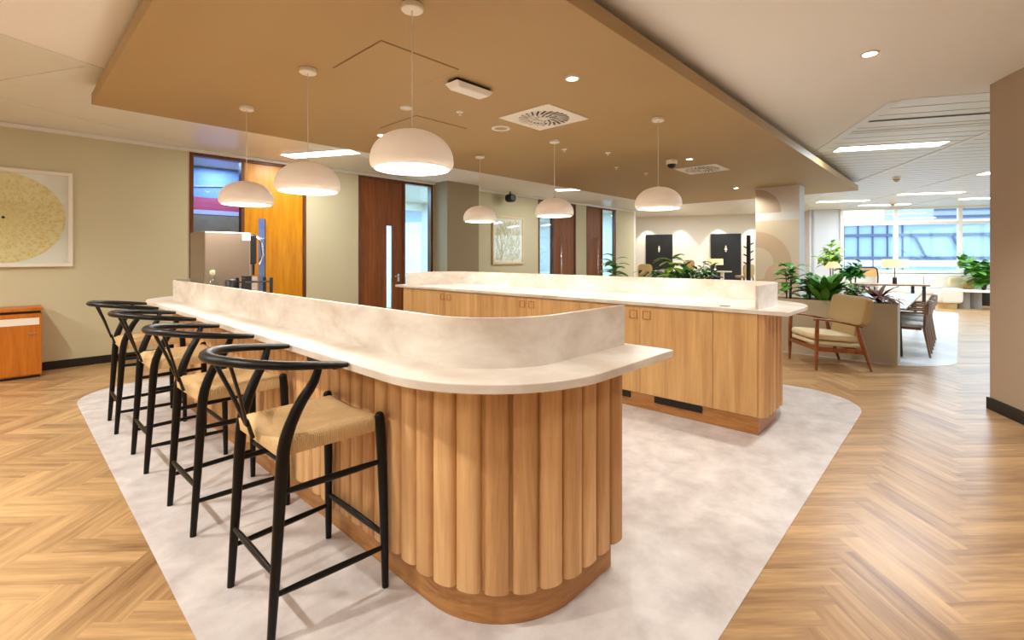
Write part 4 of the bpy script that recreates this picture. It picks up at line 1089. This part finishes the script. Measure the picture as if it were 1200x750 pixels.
# ================================================================== LIGHT
def light(name, typ, loc, energy, color=(1,.82,.62), size=.1, rot=None, spot=None, blend=.6, shape=None, sy=None):
    l = bpy.data.lights.new(name, typ); l.energy = energy; l.color = color
    if typ == 'AREA':
        l.size = size; l.shape = shape or 'DISK'
        if sy: l.shape = 'RECTANGLE'; l.size_y = sy
    else: l.shadow_soft_size = size
    if typ == 'SPOT': l.spot_size = R(spot or 90); l.spot_blend = blend
    o = bpy.data.objects.new(name, l); C.objects.link(o); o.location = loc
    if rot: o.rotation_euler = rot
    return o
WARM = (1,1,.93); NEU = (1,1,.95); DAY = (.68,.84,1)
for (x, y) in pend_pos: light('pendant_light','AREA',(x,y,ZR-.985),9,WARM,.40)
for (x, y) in ((3.265,2.37),(3.19,5.19),(7.184,3.016),(10.9,3.55)): light('raft_spot','SPOT',(x,y,ZR-.02),48 if x < 5 else (95 if x < 9 else 75),WARM,.035,spot=108 if x < 9 else 150)
light('plaster_spot','SPOT',(4.95,.55,ZC-.02),150,WARM,.05,spot=100)
# unseen downlights added beside and behind the camera to light the bar front
for (x, y, lab) in ((2.4,.3,'added unseen round downlight in the plaster ceiling right of the camera'),(-.2,.55,'added unseen round downlight in the plaster ceiling left of the camera'),(.6,-1.3,'added unseen round downlight in the plaster ceiling behind the camera'),(3.2,-1.0,'added unseen round downlight in the plaster ceiling along the beige wall')):
    disc('downlight',x,y,.07,ZC,lab,'downlight',core=M['downglow'],group='plaster ceiling downlights')
    light('plaster_spot','SPOT',(x,y,ZC-.02),62 if x > 2 else 50,WARM,.05,spot=130)
for (x, y, lab) in ((-.75,2.4,'near'),(-.75,4.6,'middle'),(-.75,6.7,'far')):
    disc('downlight',x,y,.07,ZC,'round downlight in the plaster ceiling left of the stools, %s one' % lab,'downlight',core=M['downglow'],group='plaster ceiling downlights')
    light('plaster_spot','SPOT',(x,y,ZC-.02),180,WARM,.05,spot=130)
for (p, q0, q1, lab) in lin_l:
    hall = q1 < -2
    light('linear_lamp','AREA',(*W(p,(q0+q1)/2),ZC-.02),52 if hall else 36,DAY if hall else NEU,.28,rot=(0,0,B),sy=abs(q1-q0))
for (p, q0, q1, lab) in ((-1.6,2.2,3.6,'added unseen linear ceiling light left of the camera'),(-3.0,.2,1.6,'added unseen linear ceiling light behind the camera'),(0.2,6.0,7.4,'added unseen linear ceiling light before the petal ring picture'),(3.2,-9.9,-8.5,'linear ceiling light in the far right of the hall') ):
    if p < 3:  # unseen linear lights added to fill the bar front and left wall
        linear(p, q0, q1, lab); light('linear_lamp','AREA',(*W(p,(q0+q1)/2),ZC-.02),(62 if q0 > 5 else 30),NEU,.28,rot=(0,0,B),sy=abs(q1-q0))
for (p, q0, q1, lab) in ((11.0,-10.5,-9.1,'linear ceiling light beyond the beige wall'),(14.5,-11.5,-10.1,'linear ceiling light beyond the beige wall, farther one')):
    linear(p, q0, q1, lab); light('linear_lamp','AREA',(*W(p,(q0+q1)/2),ZC-.02),80,DAY,.28,rot=(0,0,B),sy=abs(q1-q0))
for q in (.38,-.93,-2.4,-3.65): light('wall_washer','SPOT',(*W(20.75,q),ZC-.03),90,WARM,.03,spot=75,blend=.4)
for (x, y) in ((6.0,10.6),(7.9,10.8),(11.5,10.8),(14.2,10.8)): light('office_lamp','AREA',(x,y,ZC-.03),220,(.92,.97,1),.6,sy=1.2)
light('office_lamp','AREA',(2.8,9.7,ZC-.03),48,(.98,.94,1),.5,sy=1.0)
for (p, q) in ((18.9,-.6),(18.5,-3.0)): light('lounge_lamp','AREA',(*W(p,q),ZC-.03),55,NEU,.8,sy=.8)

w = bpy.data.worlds.new('sky'); bpy.context.scene.world = w; w.use_nodes = True
bg = w.node_tree.nodes['Background']; bg.inputs[0].default_value = (.86,.93,1.0,1); bg.inputs[1].default_value = 3.2

# ================================================================== CAMERA
cam = bpy.data.cameras.new('camera'); co = bpy.data.objects.new('camera', cam); C.objects.link(co)
co.location = (0,0,1.5); co.rotation_euler = (R(90),0,A-PI/2)
cam.sensor_width = 36; cam.lens = 560/1200*36; cam.shift_y = -(375-301)/1200; cam.clip_start = .05; cam.clip_end = 400
sc = bpy.context.scene; sc.camera = co
sc.view_settings.view_transform = 'Standard'; sc.view_settings.look = 'None'; sc.view_settings.gamma = 1; sc.view_settings.use_curve_mapping = False
sc.view_settings.exposure = 0.32
